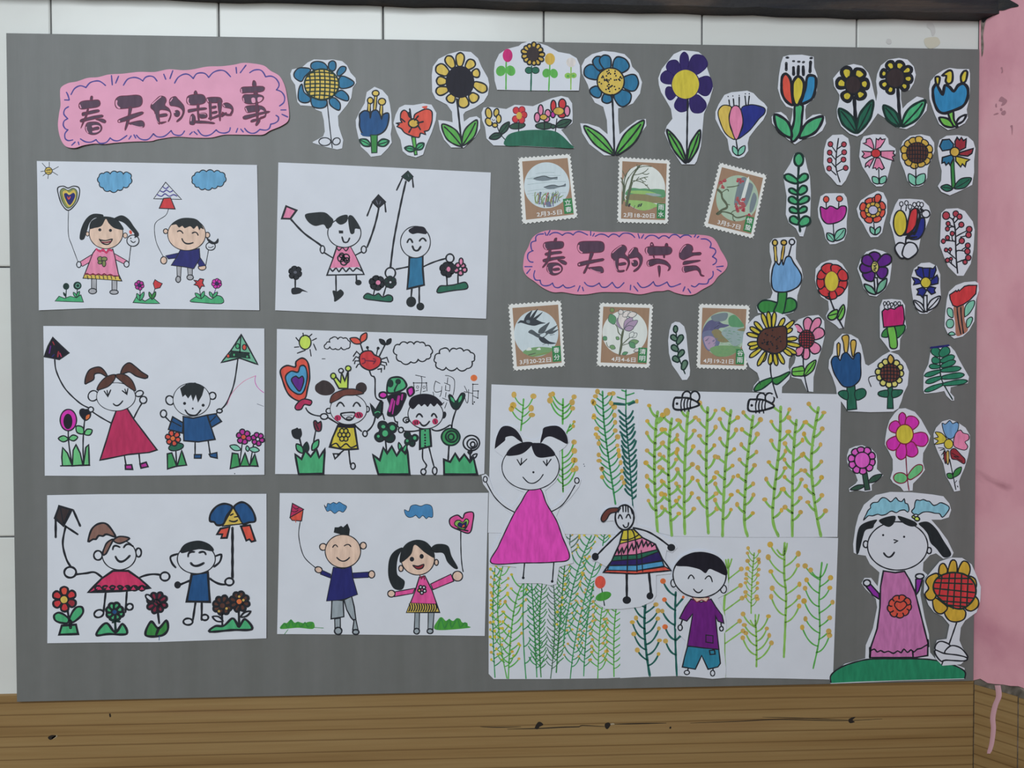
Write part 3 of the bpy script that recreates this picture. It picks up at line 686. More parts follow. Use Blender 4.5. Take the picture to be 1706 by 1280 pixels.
part('swallow'); F("14 34 20 29 26 30 34 28 44 28 52 32 58 35 64 37 54 38 44 40 34 38 26 35 20 33", 'sd'); F("26 31 30 22 38 16 42 14 38 22 36 28", 'sd'); F("36 28 44 18 52 12 46 22 42 28", 'sd'); F("42 28 52 22 60 18 52 26 46 30", 'sd'); F("30 30 36 30 36 35 31 34", 's1')
part('swallow'); F("32 50 37 46 42 48 50 54 60 52 66 50 72 52 66 56 56 62 48 60 40 55", 's2'); F("50 53 52 46 62 40 71 36 66 44 60 52", 's2'); F("50 61 58 60 68 68 80 72 72 73 60 71 53 67", 'sd'); F("64 51 74 46 84 42 74 52 68 54", 's2'); F("66 54 76 51 86 49 74 56", 's2'); F("52 56 62 53 62 57 56 60", 'sim')
e_()
e_ = stamp('stamp card tagged 清明 with pale magnolia flowers on a leafy stem', (970, 480, 5.687), "160 135 675 150 640 765 130 745", '清明', '4月4-6日', sky='s6', ccx=47, ccy=52, dw=(26, 42))
part('stem'); L("44 48 42 62 42 74 40 90", 3.4, 's5'); L("42 58 36 52 34 44 30 38", 1.4, 's5'); L("44 72 52 64 58 58", 1.4, 's5'); L("44 74 56 70", 1.2, 's5'); L("16 70 20 78 28 78", 1.0, 's5')
part('leaf')
for r_ in ((28, 38, 20, 20, 14, 's13'), (54, 70, 72, 66, 10, 's4'), (56, 68, 66, 78, 10, 's13'), (16, 66, 10, 60, 8, 's13'), (22, 76, 32, 80, 8, 's4'), (38, 64, 32, 60, 6, 's4'), (44, 90, 54, 86, 6, 's13'), (26, 16, 20, 10, 8, 's3')): leaf(*r_, .7, 's2')
part('blossom')
for r_ in ((44, 46, 34, 26, 14, 's7'), (44, 46, 40, 14, 16, 'pl'), (46, 46, 58, 24, 14, 's7'), (46, 46, 68, 30, 12, 's7'), (46, 46, 62, 42, 10, 's7'), (42, 24, 54, 14, 10, 'pl'), (50, 22, 66, 18, 10, 'pl'), (40, 20, 36, 12, 9, 'pl'), (60, 60, 68, 52, 8, 's6'), (56, 60, 62, 50, 8, 's6'), (64, 84, 74, 80, 6, 'pl')): leaf(*r_, .8, 's2')
e_()
e_ = stamp('stamp card tagged 谷雨 with a river landscape, partly behind the brown sunflower', (970, 480, 5.687), "1100 145 1590 160 1560 780 1075 765", '谷雨', '4月19-21日', sky='s0', ccx=48, ccy=52, dw=(13, 55))
part('landscape'); F("10 45 20 30 34 28 46 34 58 36 50 40 40 42 36 48 20 54 10 60", 's15'); F("56 24 66 18 78 28 84 38 60 38", 's13'); F("9 52 24 46 40 52 42 66 36 76 24 82 14 74", 's8'); F("12 60 24 56 34 62 30 78 20 78", 's7'); F("26 48 38 44 52 56 60 64 44 66 34 60", 's12'); F("56 40 84 42 86 60 70 72 56 62 44 50", 's14'); F("24 78 40 72 70 72 80 76 62 88 44 91 32 88", 's4'); F("24 22 40 16 54 16 50 28 30 30", 's1'); F("72 44 86 40 86 46", 's12')
for i in range(46):
    x = random.uniform(40, 80); y = random.uniform(44, 86)
    if (x-48)**2+(y-52)**2 < 1300: L([(x, y), (x+2.2, y-.5), (x+4, y+.3)], .5, 's13')
for i in range(20):
    x = random.uniform(14, 40); y = random.uniform(32, 70); L([(x, y), (x+3, y-2.5)], .8, random.choice(['s15', 'sd', 's8']))
e_()

# ================================================================ paper flower cut-outs
FG = 'hand-drawn paper flower cut-outs'
def fl(label, fr, outline, name='paper_flower', cat='paper flower', base=0.45, sm=False, curl=None):
    thing(name, label, cat, FG, base, curl); frame(*fr); paper(outline, 'paper', sm)
B_ = (440, 60, 4.265); C_ = (780, 60, 4.265); D_ = (1160, 60, 5.687); E_ = (1360, 60, 5.687)
G1 = (1260, 210, 4.265); G2 = (1220, 380, 4.265); G3 = (1360, 400, 5.687); G4 = (1360, 540, 5.687); G5 = (1360, 660, 5.687); G6 = (1360, 860, 4.267)

fl('blue-petalled flower with yellow gridded centre, beside the long pink sign', B_, "355 168 440 172 485 168 555 180 590 210 615 262 650 300 655 335 630 370 620 440 590 490 545 545 525 570 530 640 545 690 563 740 555 800 520 808 440 790 350 762 345 755 420 715 432 680 425 600 410 540 370 525 345 500 260 495 238 470 228 400 222 350 195 310 188 270 200 240 270 225 310 190")
for s in ("340 235 335 200 370 182 420 190 450 220 445 245 400 250", "462 235 460 195 485 177 508 190 510 230 490 250", "518 260 545 220 580 222 578 250 545 280 525 285", "535 300 570 288 640 330 610 365 540 370", "500 420 540 388 570 395 600 430 595 462 545 450", "465 450 500 440 540 480 538 525 510 522 470 490", "335 440 390 455 445 460 440 500 400 515 345 500", "270 345 285 400 330 440 320 470 275 475 245 450 248 380", "290 290 265 325 220 300 215 265 250 230 320 232 330 250"):
    part('petal'); F(s, 'tb', 8)
part('flower_center'); E(410, 345, 122, 108, 'ye', 10, oc='kg'); grid(410, 345, 122, 108, 7, 8, 8, 'kg')
part('stem'); L("448 455 462 600 485 795", 6)
part('leaf'); E(432, 752, 42, 28, None, 6)
part('leaf'); E(515, 750, 28, 24, None, 6, rot=-30)

fl('dark blue tulip with three yellow stamens, beside the ragged red flower', B_, "785 362 840 385 880 430 895 490 905 560 908 650 900 700 908 760 880 800 830 850 760 860 735 830 690 790 670 720 655 650 652 600 680 540 715 480 730 400")
for s, h in (("745 545 748 460", (755, 460, 20, 22)), ("785 530 795 420", (793, 408, 24, 20)), ("830 575 835 480", (838, 468, 26, 24))):
    part('stamen'); L(s, 24); L(s, 10, 'ye'); E(*h, 'ye', 8)
part('flower_head'); F("680 600 680 560 715 532 750 545 755 585 765 540 800 528 825 560 835 592 845 560 885 552 882 620 860 670 820 700 760 712 705 700 680 650", 'db', 9); F("690 690 760 715 700 712", 'db')
part('stem'); F("758 705 805 705 802 830 765 832", 'g2', 6, 'kg', sm=False)
part('leaf'); leaf(758, 780, 680, 740, 48, 'em', 10, 'kg', 6)
part('leaf'); leaf(805, 772, 888, 748, 52, 'em', 10, 'kg', 6)

fl('ragged red flower with dark whiskers and a small yellow eye', B_, "960 510 1000 490 1060 492 1130 480 1190 490 1225 550 1220 600 1190 690 1150 780 1130 845 1080 865 1020 850 985 820 970 740 945 690 920 620 935 560")
part('stem'); F("1048 720 1075 720 1088 845 1070 848", 'gr', 6, 'kg', sm=False)
part('leaf'); leaf(1075, 810, 1000, 798, 42, 'em', 10, 'kg', 6)
part('leaf'); leaf(1080, 808, 1136, 765, 45, 'em', 10, 'kg', 6)
part('flower_head'); F("970 600 972 550 995 528 1020 545 1032 575 1060 590 1070 560 1100 540 1150 520 1190 535 1195 580 1190 620 1170 670 1140 680 1148 702 1112 692 1100 722 1050 712 1000 690 975 660 945 645 960 630 940 622 980 615", 'ro', 8); F("1120 505 1160 498 1150 520", 'ro')
part('flower_center'); E(1062, 622, 36, 30, 'oy', 9)
for s in ("1035 520 1045 580", "1030 545 1045 590", "1070 600 1095 570", "1090 620 1130 610", "1050 650 1030 685", "1095 640 1110 665", "1000 610 975 590"): L(s, 10)

fl('sunflower with navy disc and two open leaves, next to the arched strip', B_, "1390 108 1470 115 1520 160 1545 220 1590 300 1600 350 1590 420 1560 470 1500 510 1430 540 1415 560 1420 610 1460 580 1510 572 1535 590 1535 660 1500 720 1420 795 1330 795 1280 740 1250 670 1238 600 1290 605 1340 615 1335 540 1300 490 1220 450 1195 400 1192 280 1200 220 1240 165 1310 130")
for r in ((1345, 225, 1300, 145, 62), (1390, 215, 1395, 120, 60), (1440, 230, 1490, 175, 65), (1480, 270, 1532, 262, 62), (1490, 340, 1582, 390, 66), (1465, 415, 1512, 465, 70), (1410, 430, 1422, 512, 75), (1345, 420, 1312, 472, 62), (1305, 380, 1222, 402, 62), (1295, 325, 1225, 320, 62), (1305, 270, 1225, 218, 78)):
    part('petal'); leaf(*r, 'ye', 10, rnd=True)
part('flower_center'); E(1392, 328, 102, 114, 'hk')
part('stem'); L("1370 450 1390 640 1405 790", 12)
part('leaf'); leaf(1405, 785, 1265, 630, 90, 'gr', 10, mid=9)
part('leaf'); leaf(1410, 780, 1512, 600, 80, 'gr', 10, mid=9)

fl('arched white strip with magenta, brown, yellow and pale flowers in a row', C_, "205 385 188 320 183 250 190 190 220 130 270 95 360 72 380 55 430 40 490 48 560 70 640 115 720 130 770 160 792 210 795 280 785 392 500 390", 'paper_flower_strip')
part('drawn_flower'); L("270 185 268 380", 9, 'gr'); E(232, 250, 34, 38, 'gr', rot=25); E(302, 248, 32, 38, 'gr', rot=-25); E(280, 140, 35, 47, 'rp')
part('drawn_flower'); L("450 215 445 387", 10, 'dg'); E(430, 245, 25, 23, 'dg', 5, 0, 'kg'); E(478, 245, 26, 23, 'dg', 5, 0, 'kg'); ring(460, 132, 42, 82, 13, 30, 'oy', 9, name='petal', sub=True); part('flower_center', True); E(460, 130, 44, 52, 'bk')
part('drawn_flower'); L("580 205 572 390", 9, 'gr'); E(555, 265, 28, 32, 'gr', rot=15); E(608, 268, 28, 34, 'gr', rot=-20); E(580, 165, 36, 42, 'oy')
part('drawn_flower'); L("730 220 728 382", 8, 'lg'); E(708, 285, 24, 21, 'lg'); E(748, 283, 22, 20, 'lg'); E(708, 288, 10, 9, 'gr'); E(746, 286, 10, 9, 'gr'); E(730, 190, 34, 34, 'pl')

fl('white strip with a dark green hill under yellow, red and pink flowers', C_, "95 545 110 510 160 505 270 520 330 490 400 495 460 500 530 470 590 445 660 428 710 440 738 480 742 560 740 620 700 650 660 668 700 720 752 800 600 795 400 785 180 780 130 730 120 650 100 600", 'paper_flower_strip')
part('drawn_flower'); L("200 620 225 690 265 740", 6); leaf(220, 705, 292, 612, 48, 'dk', 8, 'k', 5); leaf(240, 700, 150, 728, 46, 'dk', 8, 'k', 5)
for r in ((145, 550, 22, 38, -10), (200, 545, 18, 28, 10), (146, 612, 22, 30, -30), (216, 590, 18, 30, 0), (190, 635, 18, 15, 0)): E(*r[:4], 'ye', 8, rot=r[4])
E(180, 595, 20, 18, 'wh'); L("170 590 178 602 190 595", 4)
part('drawn_flower'); E(350, 640, 56, 22, 'dk', 6, rot=-8); L("360 610 358 682", 6)
for q in ("340 530", "382 526", "396 562", "380 598", "335 592"): (x, y), = nums(q); E(x, y, 22, 24, 're', 5, oc='rk')
E(362, 568, 20, 26, 'oy')
part('drawn_flower'); E(540, 640, 62, 24, 'dk', 7); L("540 600 542 680", 7)
for r in ((515, 530, 18, 40), (490, 580, 20, 34), (565, 552, 20, 28), (556, 592, 22, 20)): E(*r, 'pi', 8)
E(535, 578, 26, 20, 'oy', 6)
part('drawn_flower'); L("630 590 618 690", 7); leaf(620, 645, 732, 602, 58, 'dk', 8, 'k', 5); leaf(620, 640, 585, 650, 30, 'dk', 6)
for r in ((605, 500, 19, 42, 're'), (668, 485, 26, 36, 're'), (702, 535, 20, 36, 'pi'), (602, 560, 16, 22, 'mg'), (665, 565, 26, 18, 're')): E(*r[:4], r[4], 8)
E(642, 536, 38, 27, 'oy', 5)
part('green_hill'); F("262 780 265 730 300 695 380 675 480 668 600 675 660 705 720 765 745 800 600 794 400 784", 'dg')

fl('blue flower with dotted yellow centre and long green leaves, tall cut-out', C_, "805 215 830 165 880 130 960 108 1040 115 1110 130 1150 170 1165 220 1210 265 1235 330 1220 410 1170 480 1110 505 1065 515 1065 600 1075 700 1130 650 1200 600 1262 590 1265 640 1220 700 1160 760 1060 850 965 850 860 770 810 690 795 622 850 625 930 650 990 700 985 600 960 505 900 475 870 420 850 350 810 270")
for r in ((930, 290, 828, 230, 100), (945, 240, 910, 148, 80), (990, 235, 962, 138, 82), (1050, 250, 1115, 165, 120), (1095, 330, 1210, 336, 120), (1050, 405, 1145, 475, 118), (985, 410, 985, 480, 72), (930, 370, 885, 428, 90)):
    part('petal'); leaf(*r, 'tb', 9, rnd=True)
part('flower_center'); E(1012, 325, 96, 96, 'ye', 9)
for i in range(46):
    t, q = random.uniform(0, 6.28), math.sqrt(random.random())*82; D([(1012+math.cos(t)*q, 325+math.sin(t)*q)], 6)
part('stem'); L("1022 420 1030 600 1038 845", 12)
part('leaf'); leaf(1035, 845, 822, 642, 82, 'gr', 10, mid=9)
part('leaf'); leaf(1050, 845, 1248, 602, 92, 'gr', 10, mid=10)

fl('dark violet flower with big yellow centre and two slim leaves', C_, "1350 300 1375 235 1420 180 1460 130 1520 103 1600 110 1636 116 1677 150 1699 240 1733 337 1737 375 1711 465 1673 555 1662 675 1651 787 1621 892 1605 915 1515 915 1440 800 1395 690 1410 640 1450 590 1440 520 1400 450 1370 400 1355 350")
for r in ((1535, 260, 1534, 116, 62), (1590, 260, 1668, 145, 125), (1620, 350, 1732, 362, 140), (1600, 430, 1655, 545, 115), (1530, 430, 1505, 540, 100), (1470, 400, 1402, 415, 95), (1460, 320, 1372, 275, 92), (1490, 270, 1430, 180, 95)):
    part('petal'); leaf(*r, 'dp', 6, 'dp', rnd=True)
part('flower_center'); E(1543, 345, 99, 106, 'by', 6, oc='dp')
part('stem'); L("1558 450 1550 900", 11)
part('leaf'); leaf(1545, 905, 1412, 668, 62, 'gr', 12, mid=10)
part('leaf'); leaf(1558, 900, 1645, 672, 60, 'gr', 12, mid=10)

fl('lotus with yellow, pink and navy petals under dotted stamens', D_, "180 720 210 650 265 560 330 535 480 520 540 545 590 600 640 640 668 680 660 740 630 800 560 880 500 960 485 1020 490 1090 450 1145 400 1162 340 1140 310 1080 295 980 230 890 180 790")
part('petal'); F("205 720 250 660 320 665 330 690 310 760 320 860 365 980 280 930 225 820", 'ye', 9)
part('petal'); F("425 690 500 655 570 660 645 690 640 740 590 790 500 900 390 975 440 850", 'rb', 9)
part('petal'); F("330 690 370 660 415 690 440 800 420 900 375 985 330 880 310 790", 'pi', 9)
part('stamens')
for s in ("308 608 315 660", "350 598 355 660", "405 582 405 670", "460 572 470 660", "500 572 490 655"): L(s, 11)
D("300 575 345 570 405 565 463 550 500 550", 6)
part('stem'); L("375 985 395 1130", 11)
part('leaf'); leaf(388, 1135, 345, 1045, 48, 'mi', 9)
part('leaf'); leaf(395, 1135, 458, 1042, 54, 'mi', 9)

fl('thick-outlined tulip with red, yellow and blue petals and bright green leaves', D_, "820 200 880 183 1000 180 1110 200 1115 300 1145 380 1140 520 1110 600 1040 660 1030 700 1035 800 1100 750 1170 740 1215 765 1225 830 1190 900 1120 950 1000 985 930 1030 860 980 770 900 715 830 710 770 745 730 800 722 850 760 890 840 905 760 915 690 850 670 800 600 770 500 780 380 800 260")
part('stem'); F("935 660 1005 660 1000 760 985 900 940 985 900 1000 895 920 925 800", 'em', 20, sm=True)
part('leaf'); leaf(895, 965, 740, 748, 120, 'em', 22, rnd=False)
part('leaf'); leaf(975, 968, 1195, 768, 120, 'em', 22)
part('petal'); F("805 470 812 390 845 360 885 400 900 470 905 560 915 655 850 620 812 550", 'ro', 23)
part('petal'); F("1030 500 1050 390 1090 375 1130 400 1125 510 1090 600 990 645 1010 570", 'bb', 23)
part('petal'); F("960 385 1010 425 1015 520 985 610 960 655 925 640 908 540 915 440", 'by', 23)
part('stamens')
for s in ("850 262 850 322", "918 302 920 366", "965 292 962 370", "1010 295 1013 368", "1080 248 1075 342"): L(s, 25)
for s in ("852 208 868 208", "915 241 924 241", "962 246 976 246", "1008 252 1018 248", "1078 213 1094 211"): L(s, 18)

fl('joined pair of thick-outlined sunflowers with dark discs on one cut-out', E_, "155 405 200 350 260 290 350 268 430 285 490 350 520 430 540 520 565 620 578 540 565 430 575 360 610 280 680 225 780 210 860 225 920 290 940 370 920 450 880 515 800 520 800 600 815 690 860 640 950 575 1010 590 1048 650 1040 710 980 780 920 850 850 885 760 870 680 800 580 735 500 850 430 930 380 955 310 930 230 860 195 780 190 700 215 600 215 560 165 480", 'paper_flower_pair')
part('drawn_flower'); L("355 570 370 830", 30, 'k'); 
for r in ((300, 410, 272, 302, 95), (385, 400, 425, 322, 105), (415, 460, 492, 455, 90), (395, 525, 438, 592, 88), (320, 540, 255, 605, 92), (280, 465, 190, 438, 92)):
    part('petal', True); leaf(*r, 'by', 30, rnd=True)
part('flower_center', True); E(345, 465, 76, 86, 'bk', 14)
part('leaf', True); leaf(375, 920, 212, 692, 115, 'dg', 20, 'kg', 12)
part('leaf', True); leaf(380, 920, 532, 612, 105, 'dg', 20, 'kg', 12)
part('drawn_flower'); L("770 490 790 840", 28, 'k')
for r in ((720, 320, 682, 248, 72), (772, 320, 802, 248, 78), (815, 350, 895, 308, 66), (830, 405, 905, 410, 70), (800, 455, 860, 500, 66), (712, 475, 690, 545, 66), (670, 440, 615, 482, 70), (665, 365, 610, 350, 70)):
    part('petal', True); leaf(*r, 'by', 27, rnd=True)
part('flower_center', True); E(745, 400, 88, 92, 'bk', 12)
part('leaf', True); leaf(785, 858, 636, 660, 105, 'dg', 20, 'kg', 12)
part('leaf', True); leaf(808, 858, 1026, 615, 125, 'em', 20, 'kg', 14)

fl('turquoise tulip with three boxy yellow stamens, in the board corner by the pink wall', E_, "1065 500 1080 430 1130 370 1200 325 1260 305 1330 315 1440 318 1450 360 1450 520 1440 620 1420 700 1430 780 1400 830 1330 870 1240 895 1160 840 1120 750 1095 680 1070 600")
for s in ("1125 395 1165 395 1155 465 1135 465", "1190 375 1250 330 1285 345 1285 430 1250 455 1222 430 1228 380", "1365 385 1395 335 1425 345 1410 430 1375 445"):
    part('stamen'); F(s, 'by', 18)
part('stem'); F("1240 700 1290 700 1300 800 1330 860 1280 840", 'lm', 17)
part('leaf'); leaf(1290, 865, 1160, 778, 74, 'lm', 18)
part('leaf'); leaf(1318, 838, 1412, 752, 46, 'wh', 18)
part('flower_head'); F("1100 520 1112 480 1135 460 1165 510 1195 555 1215 470 1260 485 1300 525 1340 470 1390 455 1430 500 1425 600 1380 670 1290 710 1210 735 1150 710 1110 620", 'bb', 24)

fl('tall green sprig with paired leaves and a round top leaf, next to the magenta tulip', G1, "270 200 320 195 345 230 360 300 378 360 385 480 380 640 350 720 330 787 305 785 280 730 230 690 208 630 215 500 195 380 195 340 240 270", 'paper_sprig')
part('stem'); L("300 280 292 500 300 650 308 750", 15, 'kg')
for r in ((290, 400, 200, 352, 50), (297, 395, 362, 348, 50), (290, 482, 232, 450, 34), (300, 482, 352, 432, 52), (290, 548, 230, 512, 46), (300, 548, 372, 508, 44), (293, 612, 234, 588, 40), (300, 612, 356, 582, 40), (300, 692, 238, 652, 52), (305, 704, 375, 656, 62)):
    part('leaf'); leaf(*r, 'em', 13, 'kg', rnd=True)
part('leaf'); E(300, 240, 32, 46, 'em', 14, oc='kg')

fl('small berry sprig with eight red berries', G1, "480 170 500 100 540 65 610 62 650 90 663 150 662 320 630 390 600 425 570 420 530 370 490 330 475 270", 'paper_sprig')
part('stem'); L("582 90 568 200 565 300 590 400", 8)
for s in ("525 130 568 190", "520 190 566 245", "520 245 566 300", "515 303 565 350", "620 132 573 165", "622 188 570 225", "617 240 568 280", "632 300 572 325"): L(s, 7)
for q in ((525, 130), (520, 190), (520, 245), (515, 303), (620, 132), (622, 188), (617, 240), (632, 300)):
    part('berry'); E(*q, 17, 18, 'be', 6)

fl('pink carnation with notched petals and red centre', G1, "740 110 760 75 830 60 910 62 935 90 940 130 985 160 990 190 960 250 940 330 920 400 890 430 850 432 815 400 790 350 750 290 728 220")
for s in ("835 170 790 142 755 125 778 120 780 95 805 88 818 100 832 140", "845 170 850 90 865 100 880 85 890 98 915 92 905 115 880 152", "885 180 930 178 978 178 970 195 982 208 965 222 975 248 930 235 885 218", "838 225 800 298 792 280 770 295 775 268 800 245", "850 228 825 302 845 298 852 312 870 296 890 312 908 300 890 260 875 228", "820 185 748 180 765 200 748 220 770 232 815 212"):
    part('petal'); F(s, 'pi', 7, sm=False)
part('flower_center'); E(848, 195, 33, 30, 're', 6)
part('stem'); L("868 310 870 412", 7)
part('leaf'); leaf(866, 412, 822, 362, 46, 'mi', 7)
part('leaf'); leaf(875, 412, 918, 358, 46, 'mi', 7)

fl('orange-yellow sunflower with a dark checked disc and mint leaves, between pink and multicoloured flowers', G1, "1015 180 1040 110 1090 70 1170 60 1230 75 1260 120 1262 180 1240 240 1215 300 1210 370 1180 420 1150 432 1100 430 1070 390 1050 320 1020 250")
ring(1138, 190, 66, 112, 12, 54, 'oy', 7, 0.2)
part('flower_center'); E(1138, 192, 76, 73, 'bw', 6); grid(1138, 192, 76, 73, 8, 5, 6, 'k')
part('stem'); L("1130 280 1130 420", 7)
part('leaf'); leaf(1128, 424, 1080, 342, 54, 'mi', 7)
part('leaf'); leaf(1132, 420, 1192, 342, 64, 'mi', 7)

fl('flower with blue, red and yellow fringed petals on a thick green stem', G1, "1285 160 1300 100 1350 70 1430 65 1500 75 1540 110 1555 160 1545 250 1545 330 1530 420 1450 460 1370 495 1310 470 1285 430 1310 390 1315 320 1295 240")
part('stem'); F("1378 235 1402 235 1410 442 1385 442", 'g2', 7, 'kg', sm=False)
for s, c in (("1395 165 1320 178 1300 145 1320 100 1370 95 1400 130", 'tb'), ("1412 162 1410 110 1425 82 1442 102 1455 82 1470 105 1490 92 1485 155 1440 178", 'dr'), ("1442 190 1540 160 1530 195 1500 215 1442 208", 'dr'), ("1415 215 1450 222 1515 240 1490 255 1482 290 1462 270 1450 292 1432 270 1415 250", 'by'), ("1388 205 1320 225 1316 265 1335 258 1345 280 1365 262 1375 280 1400 230", 'tb')):
    part('petal'); F(s, c, 9, sm=False)
part('flower_center'); E(1408, 185, 33, 33, 'oy', 8)
part('leaf'); leaf(1392, 448, 1306, 436, 50, 'dg', 7, 'k', 5)
part('leaf'); leaf(1402, 445, 1525, 372, 68, 'dg', 7, 'k', 5)

fl('magenta tulip with two red round stamens and mint leaves', G1, "435 590 455 500 490 480 560 478 620 480 640 510 650 580 640 680 640 760 620 815 560 840 520 842 490 800 475 730 440 650")
for s, h in (("495 545 497 590", (495, 522, 20, 22)), ("585 545 583 590", (590, 518, 22, 20))):
    part('stamen'); L(s, 7); E(*h, 'ro', 6)
part('flower_head'); F("455 575 495 590 520 570 545 575 575 590 600 570 635 575 635 620 610 665 560 690 500 695 465 660 455 620", 'mg', 8)
part('stem'); L("545 695 550 812", 7)
part('leaf'); leaf(550, 822, 500, 762, 50, 'mi', 8, mid=5)
part('leaf'); leaf(556, 815, 628, 730, 64, 'mi', 8, mid=5)

fl('small double flower with red outer and yellow inner petals round a lilac centre', G1, "710 590 740 530 800 490 860 462 900 475 925 530 925 620 905 690 890 760 860 790 810 792 785 750 760 700 725 650")
ring(825, 598, 48, 94, 8, 60, 'ro', 7, 0.35)
part('petal'); leaf(850, 545, 868, 486, 46, 'ro', 7, rnd=True)
ring(825, 598, 24, 58, 8, 40, 'oy', 6, 0.0, name='inner_petal')
part('flower_center'); E(824, 600, 33, 31, 'lv', 6)
part('stem'); L("832 690 838 772", 7)
part('leaf'); leaf(839, 774, 808, 718, 34, 'mi', 8)
part('leaf'); leaf(842, 774, 876, 718, 34, 'mi', 8)

fl('flower of yellow, red and scribbled blue lobes with looped stamens and blank heart leaves', G1, "955 640 985 560 1010 520 1090 518 1180 525 1225 570 1238 620 1220 680 1195 740 1165 800 1150 880 1120 930 1040 945 1000 910 985 840 970 770 945 690")
part('stem'); L("1062 795 1045 935", 10)
part('leaf'); leaf(1045, 935, 1008, 832, 82, 'wh', 10, rnd=True)
part('leaf'); leaf(1052, 932, 1122, 838, 100, 'wh', 10, rnd=True)
part('stamens')
for (x, y) in ((1028, 555), (1065, 548), (1090, 575), (1122, 560), (1150, 555), (1172, 560)): E(x, y, 13, 16, 'wh', 6); L([(x, y+16), (x-4, y+55)], 7)
E(1202, 625, 28, 27, 'wh', 8); L("1165 590 1185 605", 14)
part('petal'); F("1082 650 1100 600 1138 588 1142 640 1125 720 1060 775 1072 700", 're', 10)
part('petal'); F("1135 700 1160 660 1192 660 1190 740 1150 802 1085 800 1105 750", 'rb', 9)
part('petal'); E(1018, 692, 48, 91, 'by', 9)
part('scribble'); L("1150 600 1160 640 1140 720 1120 770", 16); L("1045 775 1090 765 1130 755 1065 790 1110 795 1060 800 1135 790", 12)

fl('large berry sprig with about twenty small dark red berries, beside the pink wall', G1, "1310 620 1345 590 1430 585 1480 605 1535 680 1548 740 1540 880 1520 980 1470 1065 1425 1065 1360 1000 1330 930 1300 850 1305 730", 'paper_sprig')
part('stem'); L("1395 660 1412 740 1415 850 1420 960 1428 1045", 10)
for s in ("1345 645 1380 655 1400 680", "1415 630 1398 665", "1442 650 1405 690", "1360 700 1408 720", "1355 732 1385 718 1410 722", "1455 702 1412 745", "1510 738 1455 765 1420 785", "1505 778 1450 790", "1390 765 1392 810 1415 820", "1355 795 1370 810", "1325 820 1360 815 1415 822", "1458 820 1420 850", "1500 852 1460 880", "1497 895 1440 885 1420 895", "1345 885 1415 945", "1375 880 1375 905", "1355 955 1420 1010", "1380 948 1385 975", "1503 940 1425 970", "1480 968 1455 955"): L(s, 8)
for (x, y, r) in ((1345, 638, 26), (1415, 625, 20), (1442, 645, 18), (1360, 695, 15), (1355, 732, 15), (1455, 702, 18), (1510, 735, 20), (1505, 775, 19), (1390, 765, 15), (1355, 795, 15), (1325, 820, 15), (1458, 817, 19), (1500, 850, 17), (1497, 892, 19), (1345, 882, 13), (1375, 878, 11), (1355, 955, 15), (1380, 945, 11), (1503, 937, 19), (1480, 968, 15)):
    part('berry'); E(x, y, r, r*1.05, 'be', 7)

fl('pale blue tulip with three long knobbed stamens and wide green leaves', G2, "265 110 290 75 380 65 440 65 455 90 450 160 450 220 490 290 500 350 480 420 460 480 455 560 430 600 360 620 250 610 180 605 170 560 200 520 270 500 285 460 265 380 265 300 280 240 265 170")
for s, c, h in (("302 130 310 240", 'ye', (302, 105, 18, 21)), ("365 130 350 230", 'oy', (365, 104, 20, 18)), ("422 110 395 215", None, (422, 100, 19, 20))):
    part('stamen'); L(s, 22 if c else 9)
    if c: L(s, 9, c)
    E(*h, c or 'wh', 9)
part('leaf'); leaf(345, 570, 178, 556, 95, 'g2', 10, 'kg', rnd=True)
part('leaf'); leaf(345, 585, 448, 520, 95, 'g2', 10, 'kg', rnd=True)
part('stem'); F("330 450 382 450 375 540 352 612 292 602 318 530", 'g2', 9, 'kg')
part('flower_head'); F("300 252 308 238 330 262 350 228 360 262 380 210 410 205 435 250 470 300 490 350 470 410 400 450 320 455 285 430 275 370 285 290", 'lb', 9)

fl('round red flower with oval yellow centre and light green leaves on a bent stem', G2, "590 290 630 250 690 228 740 228 780 255 815 310 822 380 820 470 815 560 800 640 790 710 755 715 730 690 670 650 662 625 685 580 680 520 630 490 600 430 585 370")
ring(704, 380, 55, 112, 9, 88, 're', 8, 0.2, ey=1.14)
part('flower_center'); E(702, 380, 50, 72, 'by', 5, oc='rk')
part('stem'); L("680 465 720 580 782 710", 9)
part('leaf'); F("672 628 700 595 742 582 738 630 712 652 685 650", 'lm', 9); L("680 625 735 610", 7)
part('leaf'); F("742 640 755 585 785 545 795 580 785 625 760 655", 'lm', 9); L("748 635 780 570", 7)

fl('purple six-petalled flower with a scribbled pale yellow eye', G2, "885 290 910 220 950 170 1010 150 1070 165 1130 195 1130 270 1115 380 1080 440 1020 488 970 480 930 430 910 360")
for r in ((1010, 260, 1005, 170, 88), (1035, 265, 1124, 200, 78), (1030, 300, 1095, 335, 88), (990, 305, 945, 370, 92), (990, 285, 900, 285, 72), (990, 260, 925, 205, 76)):
    part('petal'); leaf(*r, 'pu', 10, rnd=True)
part('flower_center'); E(1010, 278, 26, 40, 'py', 7)
for s in ("1000 255 1015 250 1020 265 1000 270 1018 280", "1000 285 1020 290 1000 298 1015 308"): L(s, 6)
part('stem'); F("1003 355 1025 355 1030 465 1010 472", 'wh', 9, sm=False)
part('leaf'); leaf(1012, 472, 932, 402, 44, 'ag', 10)
part('leaf'); leaf(1022, 465, 1092, 360, 50, 'ag', 10)

